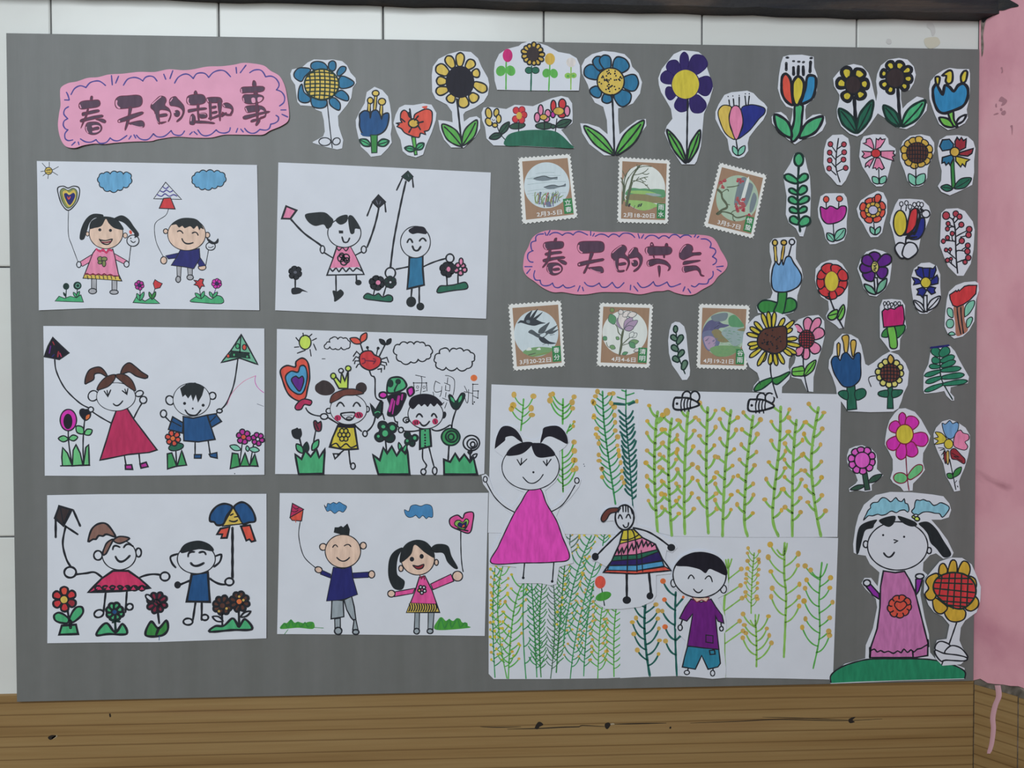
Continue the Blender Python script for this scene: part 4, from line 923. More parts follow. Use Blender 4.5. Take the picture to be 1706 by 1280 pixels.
fl('blue cornflower with notched petals, yellow centre and blank leaves', G2, "1270 350 1290 290 1340 250 1400 245 1450 270 1475 330 1475 420 1480 490 1450 560 1380 610 1330 610 1290 560 1280 490 1270 420")
for s in ("1352 360 1310 335 1298 300 1318 292 1320 278 1350 282 1366 345", "1350 285 1400 285 1396 355 1360 350", "1395 360 1405 285 1425 290 1440 270 1445 300 1425 355", "1405 375 1452 335 1462 360 1458 395 1412 405", "1398 415 1442 425 1432 442 1440 460 1412 472 1378 438", "1352 420 1308 435 1320 452 1310 475 1335 478 1350 495 1378 445", "1345 392 1285 405 1295 380 1275 350 1322 362"):
    part('petal'); F(s, 'rb', 8, sm=False)
part('flower_center'); E(1372, 388, 36, 37, 'by', 6)
part('stem'); F("1356 480 1380 480 1380 594 1356 594", 'wh', 9, sm=False)
part('leaf'); leaf(1360, 598, 1287, 516, 50, 'wh', 9, mid=8)
part('leaf'); leaf(1380, 585, 1472, 486, 54, 'wh', 9, mid=8)

fl('square crimson-pink flower with curly stamens on a thick lime stem', G2, "1045 560 1065 510 1130 505 1200 512 1225 550 1225 640 1235 710 1190 790 1185 865 1120 880 1085 830 1045 780 1045 700")
part('stamens')
for (x, y) in ((1080, 538), (1105, 535), (1130, 545), (1155, 537), (1183, 537)): E(x, y, 10, 13, 'wh', 6); L([(x-6, y+10), (x, y+38)], 6)
part('leaf'); F("1058 772 1068 735 1106 712 1106 772", 'g2', 7, 'kg')
part('leaf'); F("1148 705 1222 690 1215 740 1165 782", 'g2', 7, 'kg')
part('stem'); F("1100 700 1148 700 1166 780 1165 850 1120 852 1110 790", 'lm', 8)
part('flower_head'); F("1060 595 1080 575 1100 582 1120 570 1150 578 1170 560 1205 548 1215 580 1220 650 1212 690 1130 700 1072 706 1065 650", 'rp', 8, sm=False)

fl('red tulip on a brown stem with mint leaves, above the fern', G3, "1235 560 1255 490 1320 430 1400 400 1500 392 1530 410 1535 480 1510 560 1495 680 1490 770 1440 860 1380 915 1300 935 1240 890 1210 820 1215 720")
part('stem'); F("1300 630 1390 610 1400 760 1430 850 1380 895 1320 905 1310 780", 'bs'); L("1330 640 1340 760 1362 890", 11); L("1365 640 1372 760 1388 885", 11)
for s in ("1400 720 1405 640 1440 590 1490 575 1490 620 1450 690 1410 725", "1420 830 1420 760 1460 730 1475 750 1450 810", "1235 680 1245 645 1285 660 1290 735 1250 720", "1225 792 1245 755 1285 755 1298 795 1280 830 1240 830", "1245 890 1280 870 1310 895 1270 905"):
    part('leaf'); F(s, 'mi', 8)
part('flower_head'); F("1260 520 1320 480 1330 490 1345 470 1350 485 1400 440 1440 430 1515 430 1505 510 1450 570 1390 610 1330 635 1290 620 1265 560", 're', 10, sm=False)

fl('dark green fern frond with a strip of blue ink along its top edge', G4, "1085 230 1085 215 1265 210 1310 260 1350 340 1395 420 1440 500 1430 560 1270 600 1265 650 1300 690 1300 725 1275 725 1230 680 1210 635 1130 650 1020 660 1010 630 1015 470 1060 380", 'paper_fern')
part('stem'); L("1165 240 1170 420 1190 540 1285 715", 11, 'kg')
for r in ((1165, 300, 1095, 228, 80), (1170, 300, 1252, 228, 85), (1165, 355, 1090, 335, 62), (1175, 355, 1305, 305, 58), (1168, 405, 1065, 400, 46), (1180, 402, 1315, 352, 52), (1172, 445, 1020, 492, 46), (1180, 442, 1365, 418, 50), (1182, 505, 1030, 556, 48), (1190, 508, 1395, 480, 54), (1192, 572, 1020, 638, 44), (1200, 572, 1425, 540, 48)):
    part('leaflet'); leaf(*r, 'fe', 8, 'kg', rnd=True)
part('ink_strip', label='blue ink strip'); L("1082 224 1160 216 1246 203", 17, 'nv')

fl('big ragged sunflower with brown dotted disc, overlapping the river stamp card', G2, "75 760 100 690 160 630 230 605 310 597 380 625 430 680 455 720 460 800 445 870 400 930 395 990 410 1030 400 1075 350 1130 345 1215 300 1205 240 1170 140 1160 150 1120 190 1075 175 1030 120 990 95 930 65 850", base=1.5)
ring(278, 800, 95, 188, 21, 30, 'by', 8, 0.1, jit=0.12)
part('flower_center'); F("178 780 215 725 280 708 372 703 382 780 376 850 310 892 240 876 183 840", 'bw', 9)
for i in range(26):
    t, q = random.uniform(0, 6.28), math.sqrt(random.random())*80; D([(280+math.cos(t)*q, 798+math.sin(t)*q*.9)], 6)
part('stem'); L("270 960 275 1060 315 1205", 9)
part('leaf'); F("150 1152 185 1100 270 1065 282 1085 200 1148", 'g2', 9, 'kg')
part('leaf'); F("280 1075 340 1050 400 1022 390 1048 312 1112", 'g2', 9, 'kg'); L("185 1085 195 1110", 5)

fl('pink flower with brown gridded centre, touching the big ragged sunflower', G2, "430 690 470 650 540 625 610 618 650 660 655 760 635 850 610 930 590 1000 575 1060 573 1165 530 1160 490 1075 420 1060 410 1000 440 960 450 920 430 880 440 800", base=0.5)
for r in ((535, 740, 535, 635, 62), (560, 740, 618, 640, 58), (570, 780, 644, 722, 76), (555, 820, 612, 885, 76), (522, 840, 520, 935, 56), (500, 830, 455, 908, 52), (495, 740, 440, 690, 44)):
    part('petal'); leaf(*r, 'pi', 8, rnd=True)
part('flower_center'); E(525, 790, 55, 64, 'dr', 7); grid(525, 790, 55, 64, 6, 7, 6)
part('stem'); L("508 855 505 1000 535 1160", 8)
part('leaf'); F("425 1000 460 988 502 985 508 1045 465 1052 425 1045", 'lm', 8); L("428 1022 505 1015", 6)
part('leaf'); leaf(508, 1052, 590, 940, 52, 'lm', 8, mid=6)

fl('joined cut-out of a dark blue tulip and a brown-disced sunflower with green stems', G4, "115 340 150 280 165 170 240 92 320 100 390 140 420 200 440 290 460 380 490 395 540 365 620 300 690 262 770 290 840 370 872 450 860 580 820 660 800 730 770 800 720 830 500 835 290 825 255 770 190 680 180 600 150 510 110 420", 'paper_flower_pair', base=1.2)
part('drawn_flower')
for s in ("285 590 360 585 375 805 285 815",): part('stem', True); F(s, 'dg', 10, 'kg', sm=False)
part('leaf', True); F("200 655 240 630 290 640 290 715 240 700", 'dg', 9, 'kg')
part('leaf', True); F("360 640 430 610 465 640 450 690 375 720", 'dg', 9, 'kg')
for s in ("190 190 218 190 212 300 195 300", "235 125 270 105 302 125 288 270 262 265 250 180", "318 175 350 150 372 180 350 300 335 300"): part('stamen', True); F(s, 'oy', 10)
part('flower_head', True); F("135 360 160 310 195 310 220 345 240 290 280 270 320 310 345 332 370 280 410 280 415 370 415 500 380 560 320 595 250 590 200 530 160 460", 'db', 10, 'k')
part('drawn_flower')
part('stem', True); F("675 580 715 580 720 800 665 800", 'dg', 10, 'kg', sm=False)
part('leaf', True); F("580 650 620 632 672 630 668 692 590 680", 'dg', 9, 'kg')
part('leaf', True); F("713 630 760 622 812 630 780 680 715 696", 'dg', 9, 'kg')
ring(688, 460, 78, 140, 12, 56, 'py', 11, 0.1, sub=True)
part('petal', True); leaf(700, 380, 692, 290, 60, 'oy', 11)
part('flower_center', True); E(690, 465, 92, 86, 'br', 10); grid(690, 465, 92, 86, 6, 5, 9)
part('tendril', True); L("555 490 505 498 488 525 512 592", 7)

fl('small magenta daisy with a thick dark stem and long dark leaves, beside the bee sheet', G5, "290 560 310 500 370 475 430 465 520 500 565 550 575 620 570 690 630 750 590 790 520 840 520 895 460 905 380 890 310 908 305 875 370 830 390 800 370 740 310 680 290 620")
part('leaf'); leaf(485, 820, 618, 742, 56, 'dk', 8)
part('leaf'); leaf(460, 845, 316, 886, 44, 'dk', 8)
part('stem'); F("430 720 478 725 502 885 455 892", 'dk', 8, sm=False)
ring(430, 608, 70, 132, 10, 66, 'mm', 11, 0.2, jit=0.04)
part('flower_center'); E(430, 607, 73, 76, 'mm', 10)

fl('bright magenta flower with yellow centre and red outlines', G5, "665 310 690 230 740 160 780 120 840 115 930 150 990 220 1040 310 1078 380 1060 450 1010 540 1005 620 1025 700 980 760 910 830 905 895 820 900 790 860 720 820 695 780 720 700 720 600 680 520 645 460 650 400")
for r in ((815, 300, 810, 155, 70), (870, 310, 930, 198, 130), (900, 400, 1058, 418, 135), (885, 440, 912, 578, 118), (810, 440, 795, 602, 102), (780, 400, 675, 495, 118), (785, 330, 700, 258, 115)):
    part('petal'); leaf(*r, 'ma', 9, 'rk', rnd=True)
part('flower_center'); E(833, 362, 82, 92, 'by', 9, oc='rk')
part('stem'); L("845 560 855 760 870 890", 9, 'rk')
part('leaf'); E(790, 775, 66, 50, 'pg', 9, rot=5, oc='rk')
part('leaf'); leaf(868, 778, 998, 656, 82, 'pg', 9, 'rk', rnd=True)

fl('wild flower with blue, pink, yellow and rust petals drawn in thin ink', G5, "1105 360 1130 300 1190 240 1260 222 1330 245 1410 300 1450 370 1450 480 1430 580 1400 680 1360 770 1345 810 1355 895 1300 905 1260 820 1225 760 1200 640 1150 540 1110 440")
part('stem'); L("1260 600 1290 750 1315 885", 9); L("1325 800 1310 820", 6); L("1330 850 1335 862", 7)
part('leaf'); leaf(1292, 775, 1232, 738, 54, 'g2', 8)
part('leaf'); leaf(1290, 770, 1370, 672, 54, 'g2', 8)
for s, c in (("1240 398 1205 340 1188 258 1215 268 1235 255 1262 232 1290 262 1318 248 1345 262 1335 330 1290 398", 'db'), ("1215 440 1115 458 1150 425 1108 400 1150 388 1120 342 1180 350 1228 402", 'by'), ("1298 425 1320 350 1362 322 1388 350 1436 365 1440 410 1405 435 1430 478 1400 512 1310 482", 'pi'), ("1268 520 1310 498 1370 560 1405 600 1395 642 1330 605 1280 592", 'dr'), ("1225 540 1252 520 1252 630 1235 642", 'ocr'), ("1205 520 1225 540 1222 640 1205 590", 'dr')):
    part('petal'); F(s, 'lb' if c == 'db' else c, 7)
part('flower_center'); E(1250, 455, 42, 46, 'by', 7)
part('scribble'); L("1150 490 1210 495 1165 515 1215 505 1180 560 1220 520 1195 600", 6); L("1280 540 1350 580 1300 570 1380 620", 6)

fl('small grey-green leafy sprig, between two stamp cards', (970, 480, 5.687), "845 340 880 320 920 325 965 365 985 440 1000 600 1020 780 1015 830 990 870 945 872 900 800 850 730 820 620 812 500 825 400", 'paper_sprig')
part('stem'); L("885 400 900 530 915 660 972 812", 11, 'kg')
for r in ((895, 495, 840, 450, 48), (900, 528, 948, 445, 50), (905, 592, 845, 548, 52), (910, 652, 960, 588, 46), (912, 695, 858, 652, 52), (950, 772, 982, 685, 52)):
    part('leaf'); leaf(*r, 'gg', 12, 'kg', rnd=True)
part('leaf'); E(882, 390, 20, 32, 'gg', 12, oc='kg')

fl('yellow flower with red gridded centre and blank leaves, beside the girl in the rose dress', G6, "755 540 760 450 810 390 870 320 950 293 1030 295 1095 340 1130 420 1160 500 1155 600 1130 680 1050 740 1020 790 1010 880 1030 930 1070 1000 1020 1050 890 1060 840 1010 830 940 850 880 920 870 940 770 890 710 830 680 790 630", base=2.2)
part('stem'); L("990 755 950 870 885 1050", 9)
for s in ("850 900 890 888 945 920 905 972 838 948", "945 920 1000 925 1040 955 1066 1002 990 985 905 970", "838 948 900 972 1000 985 1062 1004 1040 1025 912 1020 880 1028 842 985"): part('leaf'); F(s, 'wh', 9)
for s in ("865 410 870 350 900 335 925 380 910 415", "930 405 950 318 985 320 990 400", "1000 400 1030 322 1070 330 1085 380 1060 430", "1070 430 1115 440 1128 490 1100 535", "1100 565 1140 590 1138 640 1090 672 1050 645", "915 640 1040 660 1048 720 1000 748 940 740 905 690", "822 575 880 605 925 650 880 692 830 662", "840 570 790 592 763 550 790 510 768 460 800 420 860 415"):
    part('petal'); F(s, 'g6', 9)
part('flower_center'); F("840 450 930 402 1040 410 1110 470 1120 560 1060 640 990 655 900 612 828 530", 're', 11, 'kg')
for s in ("885 425 865 560", "940 405 920 625", "980 402 965 655", "1025 405 1015 650", "1070 430 1060 640", "835 470 1100 480", "825 510 1115 540", "850 560 1110 580", "880 600 1085 615", "930 630 1050 640", "860 440 1080 440"): L(s, 9, 'kg')

# ================================================================ six kite drawings
DG = 'kite drawings on white paper'
def draw(label, fr, outline, curl=None):
    thing('drawing_sheet', label, 'drawing', DG, 0.45, curl or (0.5, 0.6, 0.1, 0.3)); frame(*fr); paper(outline)
def P(n): part(n)
def S(n): part(n, True)
def daisy(x, y, r, n, col, o, cc=None, ph=0.3, w=None):
    ring(x, y, r*.3, r, n, w or r*.75, col, o, ph, name=None)
    if cc: E(x, y, r*.33, r*.33, cc, o*.7)

draw('kite drawing with blue clouds, heart balloon, pink-dressed girl and boy in navy', (50, 250, 4.265), "52 80 700 90 1615 108 1632 1140 1100 1132 440 1125 68 1140")
P('drawn_sun'); E(135, 150, 26, 25, 'ye', 5)
for s in ("140 88 140 125", "90 95 120 130", "205 120 160 145", "200 180 160 155", "130 205 133 175", "95 185 120 165", "80 155 110 150"): L(s, 4)
L("118 145 150 142", 5); L("120 158 148 162", 4)
P('drawn_cloud'); F(scal('495 235 492 190 525 168 572 170 622 160 665 172 705 165 718 200 708 245 665 265 625 285 570 290 520 270'), 'sb', 6, sm=False)
P('drawn_cloud'); F(scal('1155 215 1170 180 1205 160 1255 155 1310 158 1355 160 1388 192 1380 232 1335 258 1295 270 1245 276 1200 265 1170 245'), 'sb', 6, sm=False)
P('drawn_balloon'); L("275 435 275 600 300 680 345 800", 4.5); F("275 430 230 390 205 320 200 270 240 258 272 272 310 258 350 270 352 320 330 380", 'wh', 7); F("275 415 235 375 215 300 240 272 272 288 310 272 338 300 325 370", 'ol', 4); F("278 405 245 350 235 300 260 288 280 305 310 285 328 310 315 370", 'ye'); F("285 393 252 345 245 312 265 308 280 322 312 305 322 335", 'nv'); L("270 335 278 350 288 333", 6, 'ro')
P('drawn_girl')
S('leg'); F("440 915 475 915 475 995 440 990", 'gy', 5, sm=False)
S('leg'); F("585 920 620 920 620 1000 585 998", 'gy', 5, sm=False)
S('shoe'); E(448, 1004, 28, 19, 'gy', 6)
S('shoe'); E(600, 1011, 30, 15, 'gy', 6)
S('sleeve'); F("455 735 350 800 375 828 450 785", 'p1', 5, sm=False)
S('sleeve'); F("590 730 695 790 672 812 600 775", 'p1', 5, sm=False)
S('hand'); E(350, 815, 16, 21, 'wh', 6)
S('hand'); E(688, 812, 18, 21, 'wh', 6)
S('dress'); F("470 705 540 725 590 705 605 760 630 880 655 932 520 918 380 912 420 810 448 735", 'p1', 6, sm=False); F("392 885 635 895 652 930 382 911", 'ye', 4, sm=False); L("392 885 410 878 430 890 450 880 470 890 490 880 510 892 530 880 550 892 575 885 600 898 635 895", 7, 'rk')
for x in range(410, 640, 28): L([(x, 895), (x+6, 918)], 5)
L("475 705 500 722 520 708 545 732 560 708 582 716", 12, 'd5'); 
for r in ((500, 775, 18, 17), (530, 775, 20, 15), (500, 800, 15, 12), (528, 808, 13, 22)): E(*r, 'ol', 5)
S('face'); E(410, 597, 12, 15, 'sk', 5); E(678, 608, 15, 18, 'sk', 5); E(542, 590, 120, 112, 'sk', 5); D("498 568 573 572", 11); L("495 635 520 665 560 670 585 635 540 645 500 640", 8); L("515 655 545 658 575 650", 8, 'rk')
S('hair'); F("355 632 365 560 400 490 450 455 520 460 515 480 460 485 425 520 405 580 385 635", 'h2'); F("595 490 650 465 700 490 740 545 775 595 765 615 720 570 670 520 620 500", 'h2'); F("425 560 435 510 480 482 540 473 610 488 650 530 665 568 600 555 560 520 540 490 510 540 460 555", 'h2')
P('drawn_lollipop'); L("718 685 705 800", 5); E(733, 645, 43, 40, 'wh', 6); L("718 645 735 658 750 650", 6); D("718 628 748 622", 5); E(716, 585, 10, 15, 'ro', rot=-20); E(757, 600, 15, 22, 'k')
P('drawn_kite'); L("985 420 965 465 900 510 885 560 900 660 950 762", 4.5); F("965 230 1078 352 880 347", 'wh', 5, sm=False)
for s in ("945 260 965 275 985 262", "925 290 950 300 970 285 995 300 1015 290", "905 318 935 330 960 312 990 330 1020 318 1045 328"): L(s, 7, 'pb')
F("950 345 1000 340 1032 420 920 415", 're', 6, sm=False)
P('drawn_boy')
S('leg'); F("1045 820 1078 820 1072 908 1048 908", 'gy', 5, sm=False)
S('leg'); F("1120 825 1155 825 1155 892 1125 888", 'gy', 5, sm=False)
S('shoe'); E(1055, 920, 17, 22, 'gy', 6)
S('shoe'); E(1140, 906, 23, 18, 'gy', 6)
S('hand'); E(952, 785, 22, 26, 'sk', 6)
S('hand'); E(1225, 835, 27, 20, 'sk', 6)
S('shirt'); F("1060 732 965 752 985 775 1050 768", 'nv', 4, sm=False); F("1190 735 1250 822 1205 830 1185 780", 'nv', 4, sm=False); F("1075 700 1140 715 1205 700 1210 770 1165 845 1100 832 1005 820 1045 760", 'nv', 5, sm=False)
S('face'); E(965, 578, 16, 17, 'sk', 6); E(1262, 605, 17, 19, 'sk', 6); E(1115, 600, 135, 115, 'sk', 5); L("1050 580 1070 575 1088 592", 8); L("1155 592 1180 586 1196 606", 8); L("1082 632 1110 665 1160 660", 9)
S('hair'); F("1005 535 1030 510 1080 490 1150 485 1200 505 1238 565 1215 555 1205 572 1190 540 1165 562 1140 543 1100 557 1085 540 1060 552 1040 530", 'h2')
P('drawn_lollipop'); L("1270 710 1250 822", 5); E(1285, 685, 33, 28, 'wh', 6); L("1270 690 1285 695 1305 685", 5); F("1255 622 1310 655 1338 628 1338 660 1300 672 1270 655", 'k')
P('drawn_flower_bed'); F("182 1075 210 1040 250 1055 290 1040 330 1050 365 1030 384 1082", 'em', 4.5, sm=False); L("262 990 258 1050", 6, 'kg'); L("340 985 335 1050", 6, 'kg'); E(260, 970, 22, 24, 'kg'); E(340, 965, 29, 29, 'kg'); E(343, 965, 14, 14, None, 4, oc='mi'); leaf(258, 1045, 240, 1010, 16, 'kg'); leaf(335, 1048, 355, 1005, 18, 'em', 5, 'kg'); leaf(335, 1048, 312, 1012, 18, 'em', 5, 'kg')
P('drawn_flower_bed'); F("735 1085 760 1040 820 1075 870 1045 925 1092 830 1092", 'em', 5, sm=False); L("785 985 785 1070", 5); L("890 985 870 1065", 5); daisy(780, 962, 34, 6, 'mg', 5, 'dp'); F("878 950 890 922 915 938 942 950 925 980 890 988", 're', 5, sm=False); leaf(785, 1070, 762, 1020, 24, 'em', 5); leaf(785, 1070, 812, 1010, 24, 'em', 5); leaf(868, 1060, 848, 1010, 20, 'g2', 5); leaf(870, 1060, 895, 1008, 24, 'g2', 5)
P('drawn_flower_bed'); F("1140 1075 1190 1040 1240 1030 1290 1060 1330 1035 1370 1050 1365 1092 1200 1085", 'em', 5); L("1205 985 1220 1060", 5); L("1325 980 1300 1050", 5, 'pu'); F("1165 925 1195 932 1210 915 1235 920 1228 945 1242 970 1222 968 1210 990 1192 965 1168 958 1185 945", 're', 6, sm=False); daisy(1330, 950, 36, 7, 'ma', 5, 'dp'); leaf(1218, 1055, 1175, 1018, 26, 'em', 5); leaf(1220, 1055, 1240, 1005, 24, 'em', 5); leaf(1300, 1050, 1278, 1008, 22, 'em', 5); leaf(1300, 1050, 1335, 1010, 22, 'em', 5)

draw('kite drawing with two black kites, pink-dressed girl and boy in a blue tunic', (450, 250, 4.265), "60 90 320 100 850 125 1568 162 1535 1200 800 1172 38 1140")
P('drawn_kite'); L("150 495 240 590 350 670 370 690", 12); F("115 400 188 430 145 490 85 488", 'pi', 12, sm=False)
P('drawn_kite'); L("725 380 690 468", 10); L("815 370 822 440", 10); L("772 415 740 550 690 690", 12); F("770 318 822 370 770 415 725 370", 'k', 6, sm=False); L("755 360 765 385", 6, 'pn'); L("785 365 778 385", 6, 'pn')
P('drawn_kite'); L("940 200 900 285", 10); L("1010 190 1018 265", 10); L("965 225 930 380 880 640 855 840", 12); F("980 150 1016 190 985 225 935 190", 'kg', 6, sm=False); L("980 175 985 190", 5, 'pn')
P('drawn_girl')
S('leg'); L("468 885 470 1000", 10)
S('leg'); L("612 875 615 935", 10)
S('shoe'); F("445 1000 480 1005 500 990 525 1015 510 1045 460 1080 455 1050", 'h2')
S('shoe'); E(628, 943, 23, 20, 'h2')
S('arm'); L("385 730 450 770", 9); E(373, 708, 16, 27, 'wh', 8)
S('arm'); L("650 725 600 752", 9); E(666, 708, 18, 25, 'wh', 8)
S('dress'); F("475 690 570 690 610 760 668 885 405 890 445 780", 'wh', 9, sm=False); F("480 690 570 690 608 760 640 832 428 840 450 780", 'pi', None, sm=False); L("470 690 490 715 515 695 540 718 560 690", 7); L("430 845 445 862 470 840 490 865 515 838 540 865 565 840 590 862 615 840 650 860", 9)
for q in ((505, 770, 24), (540, 765, 24), (525, 795, 24), (510, 750, 16), (545, 785, 18), (520, 770, 12)): E(q[0], q[1], q[2], q[2], None, 9)
S('face'); E(528, 590, 118, 103, 'wh', 6); F("488 572 520 574 520 594 490 594", 'k', sm=False); F("572 560 600 592 570 592", 'k', sm=False); L("512 620 525 655 550 655 565 628", 10)
S('hair'); F("250 460 320 445 390 445 430 475 450 500 435 545 405 560 380 530 320 540 270 510", 'h2'); F("465 500 500 470 550 463 545 510 500 532", 'h2'); F("555 480 585 468 630 530 638 562 605 560 598 592 570 590", 'h2')
P('drawn_boy')
S('leg'); L("1008 980 1003 1040", 11)
S('leg'); L("1060 968 1060 1092", 11)
S('shoe'); E(1003, 1080, 35, 38, 'h2', rot=20)
S('shoe'); E(1068, 1113, 28, 28, 'h2')
S('arm'); L("985 830 895 848", 10); E(855, 875, 36, 38, 'wh', 10)
S('arm'); L("1090 830 1170 795 1250 772", 10); E(1278, 770, 28, 30, 'wh', 10)
S('tunic'); F("990 765 1085 755 1085 850 1095 960 975 988 985 880", 'tb', 12, sm=False)
S('face'); E(1033, 655, 106, 112, 'wh', 6); L("975 657 993 633 1012 657", 11); L("1062 647 1085 628 1107 647", 11); L("1012 685 1025 712 1050 715 1070 688", 12)
S('hair'); F("983 572 1030 545 1095 550 1112 597 1050 592 1010 598", 'hk')
P('drawn_flower'); L("180 905 180 980", 10); daisy(180, 872, 50, 6, 'k', 6, 'pn', w=36); E(180, 870, 30, 24, 'k'); E(180, 870, 12, 10, 'pn'); F("155 985 200 978 230 990 270 1012 230 1005 215 1020 160 1026", 'k')
P('drawn_flower_bed'); L("745 985 735 1030", 9); L("825 970 805 1035", 9); daisy(760, 945, 54, 6, 'k', 8, w=42); E(768, 943, 18, 18, 'pi', 4); daisy(855, 940, 42, 6, 'kg', 8, w=34); F("668 1055 690 1020 740 1035 770 1020 800 1045 840 1030 870 1045 860 1078 770 1072", 'dg', 8)
P('drawn_flower_bed'); L("1255 890 1258 965", 10); L("1335 880 1335 960", 10); daisy(1260, 850, 54, 6, 'k', 8, w=42); E(1268, 848, 16, 20, 'pi', 5); daisy(1352, 845, 46, 5, 'pi', 10, w=34); E(1357, 795, 14, 26, 'pi', 8); E(1310, 835, 16, 20, 'k'); F("1190 1015 1205 970 1250 965 1300 960 1340 950 1390 942 1400 985 1300 1000", 'dg', 8)

draw('kite drawing with a brown-haired girl in a crimson dress and boy in blue', (50, 530, 4.265), "98 57 330 58 1667 75 1668 1113 500 1122 110 1120")
P('drawn_kite'); L("178 295 190 380 250 500 350 600 420 640", 9); F("165 138 222 195 280 248 210 295 105 275 130 200", 'hk', 8, sm=False); L("150 200 140 250", 7, 'pu'); L("205 240 200 275", 9, 'dr'); L("165 170 175 190", 7, 'dr'); L("175 260 160 275", 6, 'nv'); L("215 250 225 275", 6, 'cr')
P('drawn_flower'); L("275 800 280 900 305 1050", 9); leaf(275, 860, 205, 856, 44, 'pg', 8); leaf(280, 858, 342, 846, 42, 'pg', 8); E(275, 725, 58, 76, 'ma', 8); E(272, 735, 32, 55, 'hk')
P('drawn_flower'); L("390 730 380 880 385 1040", 9); leaf(382, 822, 332, 768, 54, 'pg', 8); leaf(390, 826, 444, 796, 46, 'pg', 8); F("395 728 360 690 358 655 378 645 395 652 415 650 432 670 428 705", 'hk', 7); F("400 722 402 695 425 685 422 708", 'ore')
P('drawn_grass'); F("235 1050 230 990 235 920 270 960 305 1050", 'pg', 9, sm=False); F("305 1050 310 940 330 900 360 960 380 1045", 'pg', 9, sm=False); F("385 1045 400 920 420 900 425 1045", 'pg', 9, sm=False); L("222 1050 428 1046", 8)
P('drawn_girl')
S('leg'); L("672 970 685 1045", 9)
S('leg'); L("775 950 785 1040", 9)
S('shoe'); F("680 1045 725 1042 732 1075 682 1074", 'mg', 10, sm=False)
S('shoe'); F("785 1038 828 1024 842 1056 792 1066", 'mg', 10, sm=False)
S('arm'); L("450 670 520 715 590 752", 9); E(435, 650, 18, 18, 'wh', 8)
S('arm'); L("735 720 770 650 798 605", 9); E(806, 582, 25, 25, 'wh', 9)
S('dress'); F("615 655 690 640 740 720 905 937 850 955 700 970 500 1010 545 870 580 750", 'cr', 9, sm=False)
S('face'); E(450, 553, 34, 38, 'wh', 8, rot=35); E(778, 537, 29, 20, 'wh', 8, rot=-20); E(613, 560, 138, 100, 'wh', 5); L("530 520 555 558 575 512", 8, sm=False); L("550 515 555 552", 7); L("658 517 690 542 697 502", 8, sm=False); L("676 505 688 540", 7); D("620 572", 4); L("595 610 625 622 660 590", 9)
S('hair'); F("392 467 400 410 430 365 490 348 530 375 550 418 500 393 460 400 455 435 410 462", 'bw', 8); F("645 398 665 345 705 318 750 345 790 380 838 412 820 430 760 415 710 385 680 390", 'bw', 8); F("478 510 500 460 550 415 607 403 600 440 560 485 510 505", 'bw', 6); F("608 408 660 398 710 425 740 470 750 517 700 490 650 450", 'bw', 6)
P('drawn_boy')
S('leg'); L("1175 880 1175 985", 9)
S('leg'); L("1268 875 1282 965", 9)
S('shoe'); F("1170 970 1220 970 1218 996 1170 996", 'db', 8, sm=False)
S('shoe'); F("1275 968 1330 955 1333 996 1285 986", 'db', 8, sm=False)
S('hand'); L("995 735 965 705", 9); E(950, 680, 22, 26, 'wh', 9)
S('hand'); L("1325 690 1330 670", 9); E(1348, 660, 19, 14, 'wh', 9)
S('shirt'); F("1090 745 1015 702 985 792 1085 818", 'db', 9, sm=False); F("1262 690 1320 680 1362 735 1290 778", 'db', 9, sm=False); F("1090 700 1160 712 1260 690 1290 780 1317 862 1200 880 1095 872", 'db', 9, sm=False); L("1010 735 1075 770", 7); L("1280 740 1320 700", 7)
S('face'); E(995, 585, 28, 33, 'wh', 9, rot=-25); E(1298, 553, 24, 25, 'wh', 9); E(1150, 580, 132, 118, 'wh', 5); D("1100 607 1232 620", 11); D("1158 643", 7); L("1105 655 1130 685 1180 690 1215 655", 10)
S('hair'); F("1068 500 1110 470 1175 458 1240 495 1225 550 1195 602 1180 545 1160 592 1145 545 1125 572 1105 545 1085 562", 'h2', sm=False)
P('drawn_kite'); L("1478 295 1450 470 1400 600 1358 650", 9); F("1503 118 1560 220 1620 330 1490 285 1360 317 1430 230", 'ag', 9, sm=False); L("1500 125 1490 285", 8); L("1430 235 1560 250", 9); F("1430 240 1560 255 1570 290 1490 282 1400 285", 'kg', sm=False); E(1525, 208, 14, 20, 'ro', 6); E(1477, 200, 14, 18, 'em', 6); E(1410, 270, 11, 13, 'ro', 5); E(1452, 262, 9, 11, 'em', 4); E(1545, 275, 9, 10, 'em', 4)
P('pencil_line'); L("1400 620 1440 530 1520 450 1605 410", 3, 'pi'); L("1605 410 1608 475 1663 530", 3.5, 'ma'); L("1615 610 1662 628", 3, 'pn'); D("1457 1105", 4)
P('drawn_flower'); L("1035 890 1045 1055", 9); E(1040, 916, 54, 26, 'dg', 7, rot=-12); daisy(1018, 855, 56, 6, 'ro', 8, 'ore', w=34); F("980 1072 978 965 1010 958 1045 1052", 'gl', 9, sm=False); F("1048 1052 1080 940 1115 1045", 'gl', 9, sm=False)
P('drawn_flower'); L("1510 890 1490 1050", 8); L("1590 900 1565 1045", 8); leaf(1500, 935, 1422, 908, 40, 'mi', 7); leaf(1560, 925, 1535, 930, 40, 'mi', 7); leaf(1560, 930, 1632, 940, 38, 'mi', 7); daisy(1520, 845, 54, 6, 'mg', 8, 'ro', w=36); daisy(1620, 860, 48, 6, 'mg', 8, w=32); F("1425 1070 1440 960 1480 965 1495 1052", 'gl', 9, sm=False); F("1495 1052 1530 958 1562 1052", 'gl', 9, sm=False); F("1562 1050 1600 965 1622 1052", 'gl', 9, sm=False)

